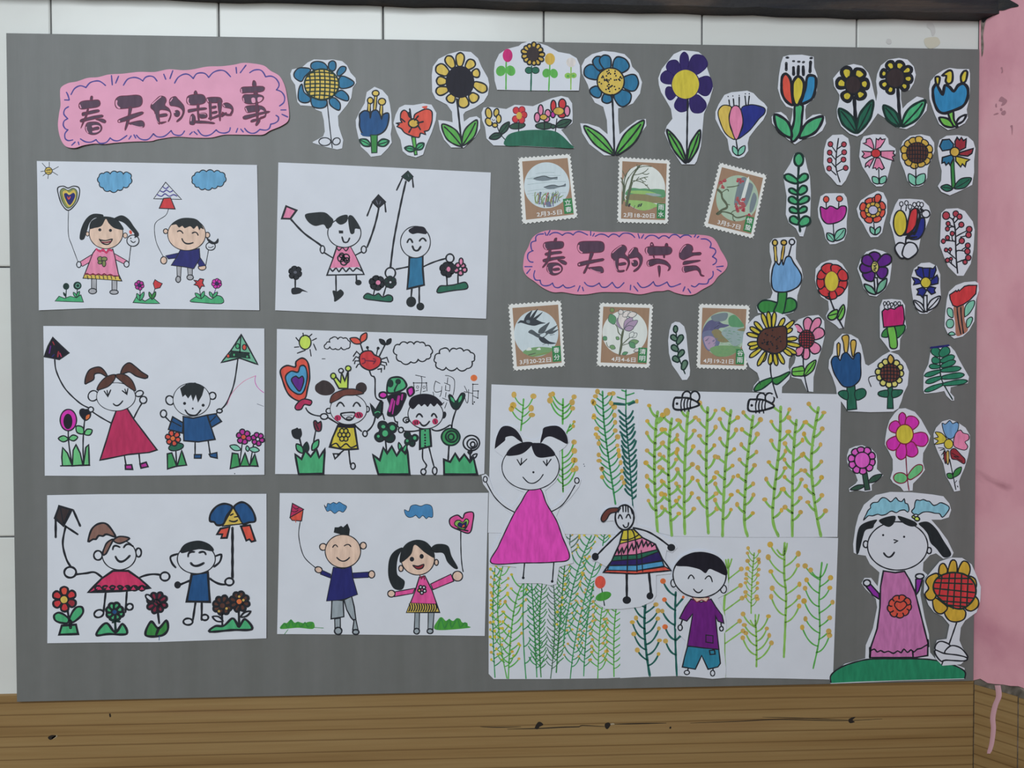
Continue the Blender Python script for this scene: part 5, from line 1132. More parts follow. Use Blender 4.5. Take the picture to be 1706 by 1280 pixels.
draw('kite drawing with a red crab, rainbow heart, crowned girl and green-shirted boy', (450, 530, 4.265), "50 78 400 90 1545 125 1522 1105 1480 1115 700 1112 38 1108")
P('drawn_sun'); E(250, 173, 42, 50, 'li', 8)
for s in ("235 108 238 130", "298 115 275 135", "330 145 300 160", "310 185 328 228", "285 225 292 270", "250 230 195 250", "205 205 175 208", "185 140 205 165"): L(s, 7)
P('drawn_cloud'); L(scal("390 215 398 185 425 172 440 142 482 150 520 145 555 160 568 190 545 218 505 210 465 218 425 205"), 7, cl=True, sm=False); L("370 290 392 290", 5)
P('drawn_cloud'); L(scal("900 262 882 215 920 190 975 180 1022 185 1065 175 1105 198 1145 218 1142 258 1112 292 1052 295 1000 312 930 310"), 8, cl=True, sm=False)
P('drawn_cloud'); L(scal("1180 318 1170 285 1205 252 1225 218 1275 240 1325 222 1375 235 1425 245 1452 285 1435 310 1398 360 1328 355 1250 352 1205 362"), 8, cl=True, sm=False)
P('drawn_balloon'); L("255 640 290 680 360 697", 9); F("205 590 130 540 85 430 75 370 120 338 180 348 185 310 230 285 270 320 282 420 265 510 250 570", 'ro', 10); F("200 542 140 500 110 420 150 378 198 385 215 342 250 345 265 420 240 520", 'b2', 9); F("210 520 160 460 155 430 185 413 205 428 230 413 240 450", 'pu', 8); F("180 625 230 578 295 588 285 620 245 615 222 648 188 652", 'cr', 8)
P('drawn_girl')
S('leg'); L("530 935 480 975", 9); L("450 965 500 965 462 1000", 9, cl=True, sm=False)
S('leg'); L("560 935 565 990 572 1040", 10); E(590, 1052, 16, 22, 'wh', 9)
S('arm'); L("400 700 440 725 485 752", 10); E(385, 700, 26, 20, 'wh', 9)
S('arm'); L("610 770 650 805", 10); E(675, 822, 16, 20, 'wh', 9); L("690 805 730 760 747 700", 10)
S('dress'); F("480 770 600 770 625 930 530 935 425 915 445 850", 'by', 12, sm=False); L("430 910 470 890 500 920 540 893 575 920 615 905", 9)
for k in range(6): E(525+math.cos(k*1.05)*28, 830+math.sin(k*1.05)*32, 15, 17, 'by', 8)
E(525, 830, 15, 15, 'by', 8)
S('collar'); F("488 745 520 752 545 745 600 750 606 778 485 776", 'hk')
S('face'); E(418, 660, 20, 18, 'wh', 8); E(690, 648, 16, 20, 'wh', 8); E(558, 648, 130, 108, 'wh', 5); L("475 627 500 600 527 627", 10); L("592 627 615 600 642 627", 10); F("505 680 600 672 595 705 570 726 535 718", 'wh', 10); E(562, 712, 18, 9, 'gy', 6); E(482, 710, 24, 21, 'cr'); E(632, 690, 30, 23, 'cr'); L("475 700 480 722", 5); L("620 680 628 705", 6); L("636 678 645 700", 6)
S('hair'); F("325 520 322 480 350 455 380 442 425 458 462 510 430 545 370 548", 'bk'); E(648, 497, 40, 40, 'bk'); F("428 602 445 545 520 510 600 505 665 532 600 548 530 552 480 582", 'br', 6)
S('crown'); F("490 500 440 412 470 420 502 460 508 385 532 450 556 370 552 500", 'li', 9, sm=False); E(450, 412, 18, 20, 'li', 8); E(505, 374, 16, 15, 'wh', 8); E(556, 358, 19, 18, 'li', 8)
P('drawn_glove'); F("712 608 750 655 785 590 802 600 795 680 765 712 735 690", 'kg', 9, sm=False); L("745 675 765 665 780 672", 6, 'em'); L("795 600 790 690", 9); L("800 680 812 722", 8)
P('drawn_crab_kite'); L("705 370 720 410 745 430 750 560 795 590", 9); L("640 178 660 240", 9); L("815 195 775 275", 9); L("700 235 692 215", 7); D("692 210 768 215", 11); L("755 265 765 220", 7)
leaf(650, 178, 568, 146, 44, 'ro', 8); leaf(645, 172, 685, 106, 44, 'ro', 8); leaf(822, 192, 776, 150, 32, 'k', 5); leaf(828, 192, 860, 146, 32, 'k', 5)
for s in ("640 262 615 238 592 272", "635 285 610 275 590 305", "635 305 605 305 600 325", "645 325 625 330 612 352", "785 295 830 280 842 315", "785 310 825 318 828 335", "785 330 815 340 812 365", "765 365 792 360 790 385"): L(s, 8, sm=False)
F("640 262 670 237 718 235 742 262 785 285 782 330 742 362 700 370 650 342 635 300", 're', 9); L("675 302 745 308", 9, 'rk'); L("655 290 672 290 675 315 655 325", 8, 'rk'); L("735 290 750 300 735 325", 8, 'rk')
P('drawn_fish_kite'); L("880 700 890 735 905 740 905 765 925 790", 9); F("840 555 962 535 940 625 895 690 835 690 850 620", 'hk', 8); L("870 580 850 660", 16, 'mg'); L("915 560 905 610", 18, 'mg'); L("940 545 935 580", 10, 'mg'); L("885 590 870 680", 8, 'mg'); F("832 525 845 440 890 420 940 430 970 480 940 512 880 532", 'em', 12); E(855, 465, 22, 28, 'kg'); E(910, 452, 20, 20, 'kg'); L("915 455 890 500 885 520", 10, 'kg'); E(803, 548, 28, 22, 'ma', 11); F("975 510 1010 490 1022 530 992 555", 'ma', 12)
P('drawn_boy')
S('leg'); L("1085 925 1085 1000 1112 1048 1092 1078", 9); E(1090, 1092, 18, 20, 'wh', 9)
S('leg'); L("1130 920 1150 1000 1168 1065", 9); E(1170, 1085, 16, 26, 'wh', 9)
S('arm'); L("940 800 1000 806 1068 796", 10); E(930, 796, 18, 19, 'wh', 9)
S('arm'); L("1150 790 1200 800 1270 765", 10); L("1290 785 1300 720 1325 645", 10); L("1265 770 1285 762 1292 790", 9)
S('shirt'); F("1065 790 1135 775 1145 910 1065 930", 'em', 13, sm=False); D("1102 800 1100 830 1102 850 1102 870 1102 890 1102 908", 7)
S('face'); E(968, 725, 22, 19, 'wh', 9); E(975, 728, 10, 8, None, 7); E(1235, 690, 17, 26, 'k', rot=15); E(1105, 682, 125, 105, 'wh', 6); L("1040 702 1060 682 1082 702", 11); L("1148 697 1165 680 1184 707", 11); L("1065 742 1095 766 1132 735", 11); E(1037, 742, 27, 20, 'cr'); E(1173, 735, 21, 22, 'cr'); L("1030 735 1032 755", 6); L("1045 732 1046 752", 6); L("1170 725 1178 748", 6)
S('hair'); F("985 612 1010 560 1090 538 1170 555 1228 612 1205 622 1190 605 1165 630 1140 608 1120 632 1098 612 1075 628 1055 612 1015 648", 'hk')
P('drawn_glove'); F("1268 552 1290 550 1320 592 1360 535 1385 550 1345 635 1318 650 1292 630", 'kg', 8); leaf(1310, 600, 1282, 560, 18, 'em'); leaf(1340, 600, 1362, 550, 18, 'em')
P('drawn_flower'); L("210 855 240 970", 11); leaf(235, 960, 188, 895, 44, 'em', 9); leaf(250, 970, 262, 880, 44, 'kg', 6); F("152 800 180 785 195 778 205 788 220 785 228 830 205 862 165 848", 'k')
P('drawn_flower'); L("325 800 300 935", 9); leaf(300, 940, 345, 865, 42, 'em', 9); F("310 740 325 730 340 748 360 735 366 765 358 802 325 798", 'rk', 9); L("325 750 345 790", 8, 'k')
P('drawn_flower'); L("820 870 830 960", 10)
for r in ((800, 765, 32, 30), (865, 780, 34, 36), (780, 845, 34, 32), (850, 850, 36, 32), (818, 810, 40, 40)): E(*r, 'kg', 12)
for r in ((805, 772, 14, 12), (870, 780, 18, 18), (818, 820, 20, 22), (770, 840, 10, 10)): E(*r, 'em')
P('drawn_flower'); L("985 880 950 960", 9); leaf(935, 960, 915, 885, 26, 'em', 8); leaf(945, 960, 970, 900, 26, 'em', 8)
for r in ((975, 830, 22, 22), (1030, 852, 22, 24), (1010, 890, 20, 22), (975, 880, 18, 20), (1000, 855, 22, 20)): E(*r, 'kg', 9)
for r in ((1028, 852, 12, 13), (975, 872, 10, 10)): E(*r, 'em')
P('drawn_swirl_flower'); L("1275 850 1268 960 1265 1012", 11); E(1283, 845, 65, 60, 'gl', 11, oc='kg'); E(1290, 842, 42, 40, None, 12, oc='kg'); E(1286, 845, 20, 22, None, 11, oc='kg')
P('drawn_swirl_flower'); L("1418 935 1425 1010", 12); leaf(1430, 1000, 1470, 965, 24, 'wh', 9); E(1430, 888, 58, 54, 'wh', 10); E(1436, 893, 36, 34, None, 10); E(1440, 898, 16, 18, None, 10); F("1400 950 1430 930 1440 950 1420 975", 'k')
P('drawn_grass'); F("205 1108 180 968 225 1002 250 940 290 985 330 930 350 992 390 930 380 1106", 'em', 13, sm=False)
P('drawn_grass'); F("770 1110 730 970 780 1010 805 920 832 962 865 912 900 978 930 930 962 965 975 930 992 1110", 'em', 13, sm=False)
P('drawn_grass'); F("1237 1110 1235 1005 1280 1022 1315 962 1345 1012 1380 968 1420 1022 1445 990 1472 1110", 'em', 13, sm=False)
P('pen_writing'); frame(660, 600, 8.53)
for s in ("275 215 415 245", "355 235 365 320 345 480", "245 325 430 325", "248 325 258 440", "430 325 438 440", "560 300 625 335", "560 300 545 440 640 440", "650 375 640 470 620 520", "525 455 535 500", "700 220 760 230 825 280 828 400 810 500", "735 250 725 340", "685 325 760 355", "700 430 760 440", "705 360 700 430", "765 355 760 440", "710 460 700 530", "660 540 740 575", "970 370 1010 450", "965 450 1090 475", "1030 420 1015 605 975 530", "1090 340 1085 630", "1090 345 1165 345", "1090 440 1165 440", "1165 440 1160 540", "1085 505 1160 540", "680 600 660 625", "720 605 690 685", "280 440 320 430", "380 450 420 440"): L(s, 9)
E(305, 385, 16, 18, None, 7); E(397, 388, 16, 18, None, 7); D("1090 345 1165 440 1160 540 1090 625 1110 598 248 325 430 325", 11)
P('orange_dot'); E(1105, 255, 48, 46, 'ore')

draw('kite drawing with a bird-shaped kite, ponytailed girl in red skirt and big flowers', (50, 800, 4.265), "125 107 500 100 1682 97 1682 1122 900 1150 500 1152 128 1157")
P('drawn_kite'); L("185 270 185 405", 15); L("310 215 358 325", 14); L("250 325 340 385", 13); L("255 330 235 450 260 560 295 620", 13); F("210 185 300 210 240 325 180 270", 'bk', 13, sm=False); L("220 200 240 310", 8); L("285 215 240 310", 7)
P('drawn_girl')
S('leg'); L("540 795 525 935", 13); E(492, 948, 34, 26, 'wh', 12, rot=-20)
S('leg'); L("690 790 680 938", 13); E(710, 900, 24, 22, 'wh', 12, rot=-20)
S('arm'); L("330 670 400 662 460 655 512 690", 13); E(288, 655, 42, 38, 'wh', 13)
S('arm'); L("785 690 860 670 930 675", 13); E(960, 685, 33, 30, 'wh', 12)
S('dress'); F("590 645 700 645 780 700 855 767 640 790 415 797 510 700", 'd5', 13, sm=False)
for x in range(470, 820, 52): E(x+15, 768, 20, 17, 'd5', 12)
F("440 790 480 770 830 752 850 768 640 788", 'k', sm=False)
for x in range(480, 800, 60): F([(x, 780), (x+16, 755), (x+34, 778)], 'd5', sm=False)
S('face'); E(485, 535, 30, 33, 'wh', 11); E(772, 515, 20, 31, 'wh', 11); E(635, 532, 120, 106, 'wh', 7); L("590 492 603 467 638 476", 12); L("668 478 695 455 732 470", 12); L("610 545 650 580 710 538", 14)
S('hair'); F("415 435 440 350 490 310 550 315 608 400 545 385 520 398 490 395 470 420 450 420", 'b5', 12); F("518 525 545 450 592 420 570 470 540 525", 'b5', 10); F("595 428 640 400 708 415 640 450", 'b5', 10)
P('drawn_kite'); L("1440 340 1440 695", 17); F("1440 192 1390 168 1330 185 1285 240 1280 290 1310 298 1330 320 1375 312 1402 250", 'db', 13); F("1450 192 1500 157 1550 175 1590 230 1602 290 1560 300 1510 310 1480 250", 'db', 13); F("1355 345 1420 332 1400 410 1360 412 1368 385 1330 385", 'ro', 12, sm=False); F("1500 328 1565 320 1602 430 1575 438 1560 420 1538 430", 'ro', 12, sm=False); F("1445 195 1512 310 1440 318 1370 327", 'ye', 8, sm=False); L("1425 250 1445 240", 9); L("1455 262 1480 258", 9); L("1420 288 1450 295 1475 285", 10)
P('drawn_boy')
S('leg'); L("1178 865 1160 990", 14); E(1125, 1005, 33, 23, 'wh', 12)
S('leg'); L("1222 865 1222 992", 14); E(1245, 975, 24, 20, 'wh', 12)
S('arm'); L("1135 715 1070 742", 14); E(1050, 745, 24, 26, 'k')
S('arm'); L("1280 700 1340 735 1395 740", 14); E(1418, 722, 30, 26, 'wh', 12)
S('shirt'); F("1150 670 1265 655 1280 865 1115 862", 'db', 14, sm=False)
S('face'); L("1050 525 1000 545 1010 590 1035 620", 13); L("1320 540 1360 530 1350 580 1310 615", 13); E(1183, 560, 135, 105, 'wh', 7); L("1125 542 1135 515 1168 510", 13); L("1205 515 1235 510 1250 527", 13); L("1145 590 1180 610 1235 590", 15)
S('hair'); F("1078 515 1100 460 1190 433 1270 455 1302 502 1200 488", 'h2', 6)
P('drawn_flower'); L("265 895 290 1045", 14); leaf(275, 1000, 175, 960, 66, 'em', 13, rnd=True); leaf(295, 1000, 372, 902, 66, 'em', 13, rnd=True); F("212 1096 230 1032 330 1025 346 1092", 'em', 14, sm=False); L("290 1000 292 1045", 22)
for k, c in enumerate(('ro', 're', 'dr', 're', 're', 're')): t = math.radians(-92+60*k); leaf(248+math.cos(t)*28, 845+math.sin(t)*28, 248+math.cos(t)*88, 845+math.sin(t)*88, 54, c, 13, rnd=True)
E(246, 848, 28, 28, 'ye', 6)
P('drawn_flower'); L("605 970 612 1080", 16, 'kg'); daisy(605, 935, 64, 8, 'em', 16, 'db', w=38); L("570 990 640 1005", 12, 'kg'); L("590 1010 640 985", 12, 'kg'); F("478 1100 500 1050 550 1015 610 1080 660 1020 690 1090 560 1092", 'em', 14)
P('drawn_flower'); L("908 920 920 1015", 14); daisy(905, 870, 74, 8, 'rk', 15, 'rk', w=36); L('870 850 940 890 900 840 920 905', 9); E(850, 835, 30, 16, 'wh', 11, rot=40); F("825 1100 862 1005 915 1052 970 998 982 1060 935 1104", 'g2', 15); L("918 1050 900 1095", 16); L("922 1108 920 1135", 5, 'db')
P('drawn_flower'); daisy(1370, 890, 70, 8, 'bw', 15, 'bw', w=38); daisy(1490, 860, 72, 8, 'bw', 15, 'ore', w=38); D("1345 930 1400 910 1490 825 1520 850", 9, 'ocr'); L("1365 940 1370 1045", 13); L("1485 910 1490 1040", 13); leaf(1372, 1000, 1300, 970, 34, 'wh', 11); leaf(1500, 970, 1570, 930, 30, 'wh', 11); F("1282 1074 1320 1035 1380 1032 1440 980 1470 1010 1490 1040 1530 985 1580 1055 1440 1062", 'em', 14)

draw('kite drawing with a smiling boy in navy, girl in pink dress and heart kite', (450, 800, 4.265), "70 92 1000 95 1550 90 1525 1105 500 1095 52 1092")
P('drawn_kite'); L("215 295 205 400 240 540 322 622", 5.5); F("160 165 240 208 142 268", 'cr', 6, sm=False); F("142 265 236 212 224 290 158 286", 'ro', 6, sm=False); L("165 190 185 205 205 195", 5); L("155 220 180 225 200 212", 5); L("182 288 184 300", 5, 'ro')
P('drawn_cloud'); F("385 175 400 195 410 165 430 170 450 158 475 168 490 155 520 172 545 190 520 228 490 218 460 238 430 215 405 222", 'sk6', 4)
P('drawn_cloud'); F("955 210 985 222 1000 185 1035 175 1070 185 1110 172 1150 190 1155 262 1125 262 1110 275 1085 252 1060 272 1035 250 1015 262 985 265 962 245", 'sk6', 4)
P('drawn_boy')
S('leg'); F("440 850 520 855 525 970 435 985", 'gb', 8, sm=False); F("460 985 500 980 500 1050 462 1052", 'gb', 7, sm=False)
S('leg'); F("525 850 580 825 598 900 610 985 598 1000 575 975 545 920", 'gb', 8, sm=False); F("598 990 610 990 626 1062 588 1062", 'gb', 7, sm=False)
S('shoe'); E(485, 1070, 26, 25, 'gb', 9)
S('shoe'); E(610, 1078, 22, 17, 'gb', 9)
S('hand'); E(345, 637, 26, 21, 'sk', 7, rot=20)
S('hand'); E(722, 670, 22, 26, 'sk', 7)
S('shirt'); F("370 640 432 668 432 697 358 668", 'nv', 5, sm=False); F("585 660 700 653 700 692 590 697", 'nv', 5, sm=False); F("450 618 520 630 577 610 590 700 622 812 530 845 500 852 402 858 425 740", 'nv', 5, sm=False)
S('face'); E(377, 475, 25, 24, 'sk', 7); E(662, 466, 22, 24, 'sk', 7); E(518, 505, 126, 118, 'sk', 6); L("446 477 463 460 480 474", 7); L("528 467 555 457 574 472", 7); L("475 550 520 576 565 550", 8)
S('hair'); F("453 372 460 335 485 335 505 325 520 335 550 308 567 350 562 392 500 385", 'h2', sm=False)
P('drawn_girl')
S('leg'); F("1030 925 1062 925 1060 1055 1025 1055", 'gb', 6, sm=False)
S('leg'); F("1125 925 1167 925 1157 1058 1122 1055", 'gb', 6, sm=False)
S('shoe'); E(1042, 1072, 20, 20, 'gb', 8)
S('shoe'); E(1137, 1072, 21, 17, 'gb', 8)
S('sleeve'); F("1140 738 1285 668 1305 718 1158 778", 'p6', 6, sm=False)
S('sleeve'); F("1030 768 890 793 885 828 1015 805", 'p6', 6, sm=False)
S('hand'); E(1332, 682, 36, 35, 'sk', 7)
S('hand'); E(862, 807, 26, 24, 'sk', 7)
S('dress'); F("1060 690 1100 680 1150 780 1205 940 970 940 1030 790", 'p6', 7, sm=False); F("995 872 1178 880 1202 935 970 940", 'ye', 4, sm=False)
for i in range(12): x = 990+i*17; L([(x, 880), (x+6, 905), (x-4, 930)], 8)
L("1065 680 1075 700 1090 682 1098 705", 8, 'rk')
for k in range(5): E(1080+math.cos(k*1.26+.4)*20, 778+math.sin(k*1.26+.4)*22, 11, 11, 'ye' if k == 2 else 'wh', 8)
S('face'); E(930, 628, 16, 22, 'sk', 7); E(1182, 585, 14, 21, 'sk', 7); E(1050, 562, 118, 112, 'sk', 6); E(1008, 562, 16, 17, 'k'); E(1077, 542, 15, 17, 'k'); F("1015 605 1050 612 1092 598 1082 625 1045 632", 'dr', 7)
S('hair'); F("942 480 880 508 845 570 840 680 870 760 910 782 945 772 957 720 925 690 905 670 900 620 910 550", 'h2'); F("1140 490 1180 455 1262 465 1290 540 1335 622 1310 628 1260 582 1230 520 1170 515", 'h2'); F("925 587 930 510 970 450 1040 424 1110 440 1160 500 1166 552 1100 515 1028 460 1000 530", 'h2')
P('drawn_heart_kite'); L("1355 360 1358 540 1372 650", 7); F("1415 376 1330 350 1282 322 1278 275 1330 248 1368 272 1385 235 1442 230 1440 300", 'p6', 8); F("1312 318 1320 290 1345 285 1370 300 1392 275 1412 290 1395 335 1370 352", 'lg', 6); F("1335 325 1345 300 1370 310 1395 295 1385 340", 'nv', 5); F("1362 340 1372 315 1388 325", 'ro', 4); L("1330 345 1405 360", 9, 'k')
P('drawn_grass'); F("75 1055 100 1012 120 1015 150 988 175 1012 200 1005 240 1015 280 1005 312 1012 308 1055 200 1048", 'gn'); L("80 1050 105 1018 130 1045 150 995 170 1040 200 1010 220 1042 250 1012 270 1042 300 1012", 8, 'g2'); L("310 1045 380 1050", 4, 'g2'); L("130 1060 105 1092", 4, 'g2')
P('drawn_grass'); F("1178 1062 1195 990 1220 973 1250 1000 1270 985 1300 1000 1325 980 1350 985 1365 1010 1400 1012 1405 1035 1418 1048", 'gn'); L("1190 1055 1215 985 1240 1048 1275 990 1290 1045 1330 985 1350 1042 1385 1012 1395 1042", 8, 'g2')

# ================================================================ rapeseed field of four sheets
RG = 'sheets of the rapeseed field picture'
R1 = (800, 630, 4.265); R2 = (1040, 630, 4.265); R3 = (800, 860, 4.265); R4 = (1040, 860, 4.265)
def field(label, fr, outline, base, curl=(0.15, 0.15, 0.0, 0.1)):
    thing('field_sheet', label, 'drawing', RG, base, curl); frame(*fr); paper(outline)
def along(p, t):
    d = [math.dist(p[i], p[i+1]) for i in range(len(p)-1)]; s = t*sum(d)
    for i, q in enumerate(d):
        if s <= q or i == len(d)-1:
            u = s/q; return (p[i][0]+(p[i+1][0]-p[i][0])*u, p[i][1]+(p[i+1][1]-p[i][1])*u)
        s -= q
def rape(stem, n, ln, ws, wb, col, dr=0, dc='ocr', sides=(-1, 1), t0=0.04, t1=0.93, rise=0.75, jit=0.2):
    part('drawn_plant'); p = nums(stem); L(stem, ws, col); dots = []
    for sgn in sides:
        for i in range(n):
            t = t0+(t1-t0)*(i+(0.5 if sgn > 0 else 0))/n; x, y = along(p, min(t, 0.985)); q = ln*(0.8+random.random()*2*jit)
            e = (x+sgn*q*0.72, y-q*rise*(0.7+0.6*random.random()))
            m_ = max(dr, 6)*FR[1]; g = FR[0](*e); j = 0
            while j < 6 and not all(inside(g[0]+u*m_, g[1]+v_*m_, T.out) for u, v_ in ((1, 0), (-1, 0), (0, 1), (0, -1))):
                q *= 0.7; j += 1; e = (x+sgn*q*0.72, y-q*rise*0.8); g = FR[0](*e)
            if j == 6: continue
            L([(x, y), (x+sgn*q*.4, y-q*rise*.35), e], wb, col); dots.append(e)
    if dr:
        for e in dots: E(e[0], e[1], dr*random.uniform(.8, 1.2), dr*random.uniform(.8, 1.2), random.choice([dc, dc, 'oy']) if dc != 'ore' else random.choice(['ore', 'ocr']))
field('field sheet densely drawn with thin green stalks, below the magenta dress', R3, "60 118 330 118 700 118 1100 118 1100 1142 900 1152 500 1157 95 1157 60 1120", 0.45)
rape("105 370 90 700 105 1145", 13, 60, 7, 7, 'gl', 10, 'by'); rape("160 360 125 700 190 1152", 12, 70, 7, 7, 'gr', 10, 'by'); rape("305 480 235 700 200 1152", 10, 90, 8, 8, 'gr', 10, 'by'); rape("310 480 305 800 325 1152", 5, 70, 7, 7, 'gl', 0, sides=(1,))
rape("365 480 385 800 402 1142", 15, 62, 7, 7, 'gl'); rape("440 480 420 800 432 1142", 17, 60, 7, 6, 'g2'); rape("520 480 530 800 500 1152", 15, 62, 7, 6, 'gg'); rape("600 350 570 700 540 1110", 20, 62, 7, 6, 'g2'); rape("790 138 660 500 590 920", 15, 80, 7, 7, 'gl', 9, 'by')
rape("820 330 700 760 640 1152", 15, 85, 7, 7, 'gl', 8, 'ocr'); rape("805 480 760 760 735 1135", 12, 75, 7, 7, 'gl', 9, 'ocr'); rape("870 640 850 800 835 1152", 10, 80, 7, 7, 'gr', 10, 'ocr'); rape("965 660 950 860 950 1140", 9, 95, 8, 7, 'gr', 11, 'ocr'); rape("1075 660 1060 780 1085 870", 3, 60, 6, 6, 'gg', 0)
rape("640 118 630 300", 4, 80, 7, 7, 'gg', 9, 'by'); rape("885 120 870 210", 3, 60, 7, 7, 'gl', 8, 'by')
field('field sheet with green stalks and orange buds behind the boy', R4, "-30 110 500 122 1517 155 1480 1160 1100 1152 720 1147 380 1135 130 1142 -30 1150", 0.9)
rape("150 630 145 850 180 1132", 6, 110, 15, 11, 'te', 16, 'ocr'); rape("365 540 360 800 372 1130", 5, 110, 13, 12, 'te', 17, 'ore', sides=(-1,)); L("368 880 405 845", 14, 'te'); L("368 640 415 585", 13, 'te'); E(418, 575, 10, 11, 'ore')
part('drawn_plant'); L("738 310 735 460 708 640 712 1140", 14, 'rg'); L("720 310 735 370 762 305", 10, 'rg')
for s in ("735 450 830 375", "722 560 825 492", "715 670 835 582", "720 820 818 745", "715 905 842 815"): L(s, 9, 'rg'); q = nums(s)[1]; E(q[0], q[1], 17, 17, 'ocr')
rape("922 262 905 480 900 690", 9, 62, 9, 7, 'rg', 14, 'ocr', jit=.1); rape("930 740 938 900 937 1068", 4, 125, 12, 10, 'rg', 16, 'ocr', t0=.15, t1=.95); L("895 740 930 775 955 700", 10, 'rg'); L("930 775 930 700", 10, 'rg')
rape("1138 215 1135 420 1148 560 1142 780 1132 1000", 5, 150, 14, 10, 'rg', 18, 'ocr', t0=.12, t1=.75); L("1085 240 1130 275 1155 195", 11, 'rg'); L("1130 275 1138 190", 13, 'rg')
rape("1392 420 1382 600 1385 850 1340 1080", 6, 130, 10, 9, 'gr', 17, 'ocr', t0=.05, t1=.9); L("1325 385 1390 435 1440 340", 9, 'gr'); L("1390 435 1402 330", 11, 'gr'); E(1322, 382, 17, 18, 'ocr')
field('field sheet with feathery green stalks behind the magenta-dress girl', R1, "80 45 500 62 1160 82 1140 600 1105 1112 600 1108 55 1098", 1.3)
rape("308 150 300 260 288 372", 3, 90, 10, 8, 'gr', 20, 'ocr', t0=.2); rape("588 150 585 325", 3, 110, 12, 10, 'gr', 20, 'ocr', t0=.25); rape("582 480 585 650 588 808", 6, 110, 10, 9, 'gr', 18, 'ocr', sides=(1,), t0=.2); rape("582 640 588 805", 3, 70, 9, 9, 'gr', 10, 'ocr', sides=(-1,), t0=.1); rape("640 330 610 400", 2, 50, 9, 9, 'gr', 14, 'ocr', sides=(1,))
rape("868 95 880 330 915 600 960 895", 15, 110, 11, 9, 'gl', 17, 'ocr', jit=.1); rape("1035 85 1035 300 1060 600 1085 935", 16, 75, 8, 13, 'te', 0, t0=.22, jit=.1); rape("1032 90 1035 220", 2, 90, 8, 9, 'gl', 0, rise=.3); L("940 180 1025 188", 16, 'te'); L("1055 188 1110 165", 16, 'te'); E(928, 178, 16, 17, 'ocr'); E(1112, 165, 14, 16, 'ocr'); D("735 612 740 626", 4, 'pn')
field('field sheet with lime stalks, yellow buds and two bees', R2, "100 85 600 98 1536 115 1525 600 1510 1128 900 1130 350 1122 80 1060 95 500", 1.8)
for s, n in (("235 240 212 620 235 1095", 8), ("335 290 312 620 335 1115", 8), ("450 240 425 700 428 1105", 7), ("590 210 580 700 595 1100", 7), ("755 230 715 640 695 1120", 7), ("912 270 868 620 850 1000 872 1120", 7), ("1108 205 1098 480 1050 960 1090 1120", 6), ("1220 300 1195 620 1190 1120", 7), ("1375 210 1325 560 1350 900 1392 1120", 7)):
    rape(s, n, 88, 18, 15, 'rg', 16, 'ocr', jit=.12)
    if s[:3] == '235': L("238 300 285 262", 26, 'rg'); E(300, 240, 24, 28, 'ocr')
for dx, dy in ((0, 0), (530, 12)):
    part('drawn_bee'); frame(1040+dx/4.265, 630+dy/4.265, 4.265)
    E(440, 130, 30, 36, 'wh', 11, rot=15); E(500, 132, 32, 38, 'wh', 11, rot=-10); F("345 195 355 145 385 140 460 145 530 185 480 210 400 225 355 220", 'wh', 13)
    D("372 182", 10)
    for x in range(400, 480, 22): L([(x+8, 148), (x, 180), (x+2, 216)], 9)
    for x in (400, 425, 455): L([(x, 222), (x+2, 236)], 8)

# ================================================================ figure cut-outs
CG = 'children cut out of paper'
def fig(label, fr, outline, base, curl=(0.35, 0.4, 0.1, 0.2)):
    thing('paper_figure', label, 'paper figure', CG, base, curl); frame(*fr); paper(outline)
fig('pigtailed girl cut-out with a plain magenta dress and raised arms', R1, "10 690 40 680 60 700 90 790 150 860 220 920 250 890 310 810 260 790 180 730 150 640 165 560 110 520 90 490 110 420 150 350 200 330 260 350 300 420 370 440 420 430 440 380 490 335 560 340 610 390 630 450 600 490 560 520 565 600 555 700 530 740 460 800 480 880 500 930 580 860 640 780 660 710 690 695 715 720 700 770 640 850 560 930 540 980 580 1060 640 1200 660 1310 560 1340 540 1460 500 1470 430 1455 260 1455 255 1340 80 1325 60 1310 90 1210 160 1080 230 970 130 890 50 790 20 750", 2.6)
P('leg'); L("315 1305 305 1410", 8); D("305 1416", 10)
P('leg'); L("522 1300 512 1435", 8); D("510 1441", 10)
P('arm'); L("45 742 100 840 170 910 240 950", 7); E(36, 718, 14, 20, 'wh', 7)
P('arm'); L("500 950 570 910 620 850 672 760", 7); E(685, 727, 16, 20, 'wh', 7)
P('dress'); F("345 795 425 785 470 890 540 1010 580 1120 632 1275 520 1305 300 1311 80 1311 130 1190 230 980 290 880", 'hp', 7)
P('face'); E(357, 630, 203, 163, 'wh', 6); L("262 578 285 617 330 575", 7, sm=False); L("293 570 290 615", 7); L("447 590 470 622 502 575", 7, sm=False); L("473 580 472 620", 7); D("377 668", 8); L("303 703 340 740 380 745 420 720 446 684", 7)
P('hair'); F("103 497 115 420 150 350 200 340 250 365 285 410 302 457 270 440 230 412 180 420 178 440 150 465 110 497", 'hk'); F("425 457 440 390 455 350 540 338 590 370 617 420 617 467 560 440 500 415 460 425 435 457", 'hk'); F("185 547 210 500 270 465 330 452 372 460 350 495 300 535 240 550", 'hk'); F("363 468 400 460 450 465 500 495 532 545 480 560 420 564 385 540", 'hk')
fig('small girl cut-out with brown ponytail and a striped rainbow skirt', R3, "850 10 870 -40 920 -70 980 -65 1030 -95 1080 -75 1100 -20 1110 60 1200 80 1300 140 1370 180 1395 220 1360 255 1320 240 1310 300 1350 370 1350 405 1245 415 1245 560 1220 600 1130 640 1000 655 890 655 830 620 805 560 810 430 870 400 900 360 830 320 790 310 790 265 830 240 900 190 980 110 960 60 945 30 870 35", 3.3)
P('leg'); L("1038 405 1038 580", 15); E(1038, 592, 30, 27, 'k')
P('leg'); L("1195 400 1210 550", 15); E(1202, 562, 24, 26, 'k', rot=30)
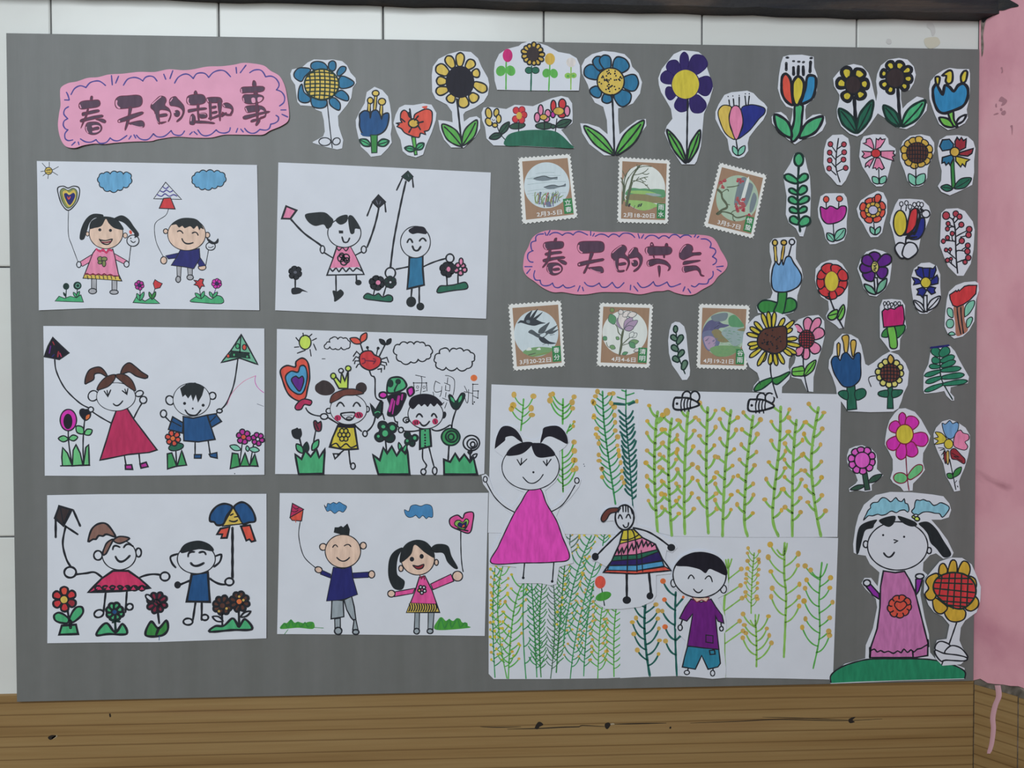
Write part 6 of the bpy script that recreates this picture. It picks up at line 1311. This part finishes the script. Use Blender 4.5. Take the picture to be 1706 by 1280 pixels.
P('arm'); L("1085 80 1180 105 1260 150 1340 210", 11); E(1353, 220, 28, 26, 'k')
P('arm'); L("1005 100 900 200 830 272", 11); E(815, 285, 25, 28, 'k')
P('skirt')
for s, c in (("1010 100 1085 90 1150 150 1050 190 985 195", 'by'), ("985 195 1150 150 1240 195 1252 240 1100 272 945 278", 'pi'), ("945 280 1100 270 1252 235 1262 250 1130 300 930 315", 'dg'), ("930 315 1130 300 1265 248 1290 310 1100 345 915 345", 'dp'), ("912 348 1100 345 1290 315 1302 350 1100 385 900 380", 'b2'), ("897 380 1100 385 1308 355 1350 380 1100 405 870 395", 'ro')): F(s, c, 7, sm=False)
L("1010 100 985 195 930 315 870 396 1100 406 1350 382 1290 300 1240 195 1150 150 1085 88", 9, sm=False)
L("1000 165 1060 160 1120 130", 7); L("1045 95 1045 230 1040 390", 8); L("1072 95 1100 180 1110 390", 8); L("1000 240 1000 300", 7); L("1140 240 1150 390", 6)
L("955 262 975 225 980 265 1005 220 1015 260 1040 205 1050 250 1075 190 1085 240 1110 180 1120 225 1145 165 1155 215 1175 175 1185 210 1205 180 1215 212 1235 195", 9, sm=False)
P('face'); E(1022, 6, 66, 88, 'wh', 11); 
for s in ("1010 -75 1012 -35", "1030 -80 1030 -35", "1045 -75 1048 -30", "978 12 990 -12 1006 16", "1033 8 1050 -16 1064 12", "1012 60 1025 78 1045 70 1050 44", "992 -60 975 -30", "1065 -60 1078 -20"): L(s, 9)
P('ponytail'); F("855 19 870 -21 910 -56 975 -61 970 -36 920 -21 895 19 870 37", 'br', 7)
P('drawn_tulip'); L("860 510 880 630", 7, 'kg'); E(872, 565, 58, 30, 'gn', rot=-18); E(850, 465, 38, 45, 'ro')
fig('boy cut-out in a purple shirt and teal shorts with black hair', R4, "335 430 345 350 400 280 480 245 560 240 640 260 700 310 725 380 735 480 725 545 660 580 690 640 715 720 720 800 705 830 705 950 716 1080 712 1142 620 1150 520 1140 390 1130 385 1060 415 940 430 880 380 830 360 790 375 700 420 600 450 570 370 520 325 490", 3.0)
P('foot'); L("450 1075 445 1095", 8); E(440, 1105, 18, 15, 'wh', 7)
P('foot'); L("625 1070 625 1092", 8); E(622, 1110, 15, 20, 'wh', 7)
P('shorts'); F("445 920 665 930 677 1040 660 1065 590 1082 545 985 500 1082 408 1066 425 990", 'tl', 8, sm=False); L("600 950 635 945 640 975 605 978", 8, cl=True, sm=False)
P('hand'); L("408 735 396 770", 9); E(393, 788, 15, 20, 'wh', 8)
P('hand'); L("682 755 685 785", 9); E(685, 795, 13, 16, 'wh', 8)
P('shirt'); F("470 585 540 608 612 585 645 640 690 700 702 757 660 742 642 700 652 800 667 942 560 932 443 917 460 820 482 690 440 742 388 722 430 640", 'pv', 7, sm=False); L("575 840 625 845 625 897 575 890", 6, cl=True, sm=False)
P('collar'); F("472 568 600 575 578 605 545 592 510 608", 'sk', 6, 'rk', sm=False)
P('face'); E(347, 472, 20, 28, 'wh', 7); E(700, 515, 21, 28, 'wh', 7); E(530, 415, 188, 160, 'wh', 8); L("450 440 470 415 492 440", 8); L("570 442 600 422 620 462", 8); L("488 515 520 540 550 520", 8)
P('hair'); F("362 347 400 298 460 262 540 250 620 265 680 300 718 360 720 417 650 390 600 372 572 402 530 375 450 355", 'hk')

fig('girl cut-out in a rose dress on a green hill under two blue clouds', (0, 0, 1), "1422 921 1421 907 1425 878 1430 859 1439 841 1458.5 825 1483 819.7 1518 820.4 1553 824 1571 827 1581 839 1584 850 1580 862 1567 866 1551 866 1564 881 1578 900 1588 921 1585 928 1571 931 1559 922 1549 925 1538 937 1537 951 1545 958 1535 970 1533 991 1540 1029 1547 1057 1549 1087 1559 1099 1585 1104 1606 1113 1606 1131 1500 1134 1383 1139 1380 1127 1407 1106 1441 1097 1442 1075 1454 1047 1461 1012 1459 998 1442 982 1435 972 1440 963 1451 963 1462 977 1465 954 1449 940 1442 926 1428 924", 0.5)
frame(*G5)
P('drawn_cloud'); F("445 1175 470 1120 490 1080 512 1060 510 1035 535 1010 580 1005 600 980 625 962 660 970 700 1002 725 985 750 962 775 990 805 1000 830 975 840 1015 862 1022 876 1075 862 1100 835 1080 790 1085 755 1105 715 1090 690 1098 660 1120 615 1130 580 1120 530 1135 490 1135", 'cy', 9)
P('drawn_cloud'); F("900 1095 925 1060 930 1020 945 985 980 990 1010 980 1045 995 1070 998 1105 1035 1140 1028 1180 1010 1255 1052 1230 1110 1190 1148 1165 1115 1120 1110 1070 1098 1010 1100 950 1130", 'cy', 9)
frame(*G6)
P('green_hill'); F("98 1186 100 1130 180 1070 300 1030 400 1015 600 1013 800 1018 950 1050 1050 1100 1050 1152 600 1166 300 1176", 'hg', None, sm=False); L("100 1180 102 1128 180 1070 300 1030 400 1015 600 1013 800 1018 950 1050 1048 1100 1050 1150", 9)
P('arm'); F("343 488 378 478 445 552 448 592 400 562", 'vi', 10, sm=False); E(358, 475, 25, 22, 'wh', 10)
P('arm'); F("705 450 758 430 728 530 705 565", 'vi', 10, sm=False); E(733, 428, 30, 18, 'wh', 10)
P('dress'); F("475 390 560 402 625 392 660 450 700 540 740 700 790 900 788 990 700 1005 380 1005 385 930 430 800 450 650 455 500", 'rs', 10, sm=False); L("380 958 410 945 430 965 455 955 480 968 510 960 545 975 575 958 600 970 620 945 645 968 670 950 690 965 715 945 740 940 765 925 790 912", 9); L("682 960 685 1005", 10); L("378 935 378 1005", 12); L("790 880 795 925", 12)
P('dress_flower'); ring(588, 640, 38, 84, 9, 52, 'ro', 8, 0.1, name=None); E(588, 640, 52, 50, 'ro'); L("590 672 552 635 565 605 592 612 618 602 638 632", 8, cl=True)
P('face'); E(350, 200, 18, 24, 'wh', 9); E(800, 245, 16, 22, 'wh', 9); E(576, 212, 214, 172, 'wh', 8); D("473 135 622 147", 8); L("550 168 577 176 553 190", 8, sm=False); L("478 263 515 292 552 258", 11)
P('hair'); F("283 267 280 200 290 120 310 70 360 40 430 25 410 60 400 85 350 100 330 150 300 262", 'h2'); F("443 30 500 5 560 0 550 50 515 77 470 60", 'h2'); F("575 0 620 8 700 40 712 66 670 74 610 47", 'h2'); F("725 52 790 40 850 90 900 170 957 270 905 294 850 230 810 190 790 130 760 90", 'h2')
P('hair_bead', ); E(712, 18, 20, 15, 'li', 9, rot=25); E(690, 5, 12, 10, 'li', 8); E(705, -5, 14, 9, 'wh', 7)
finish()
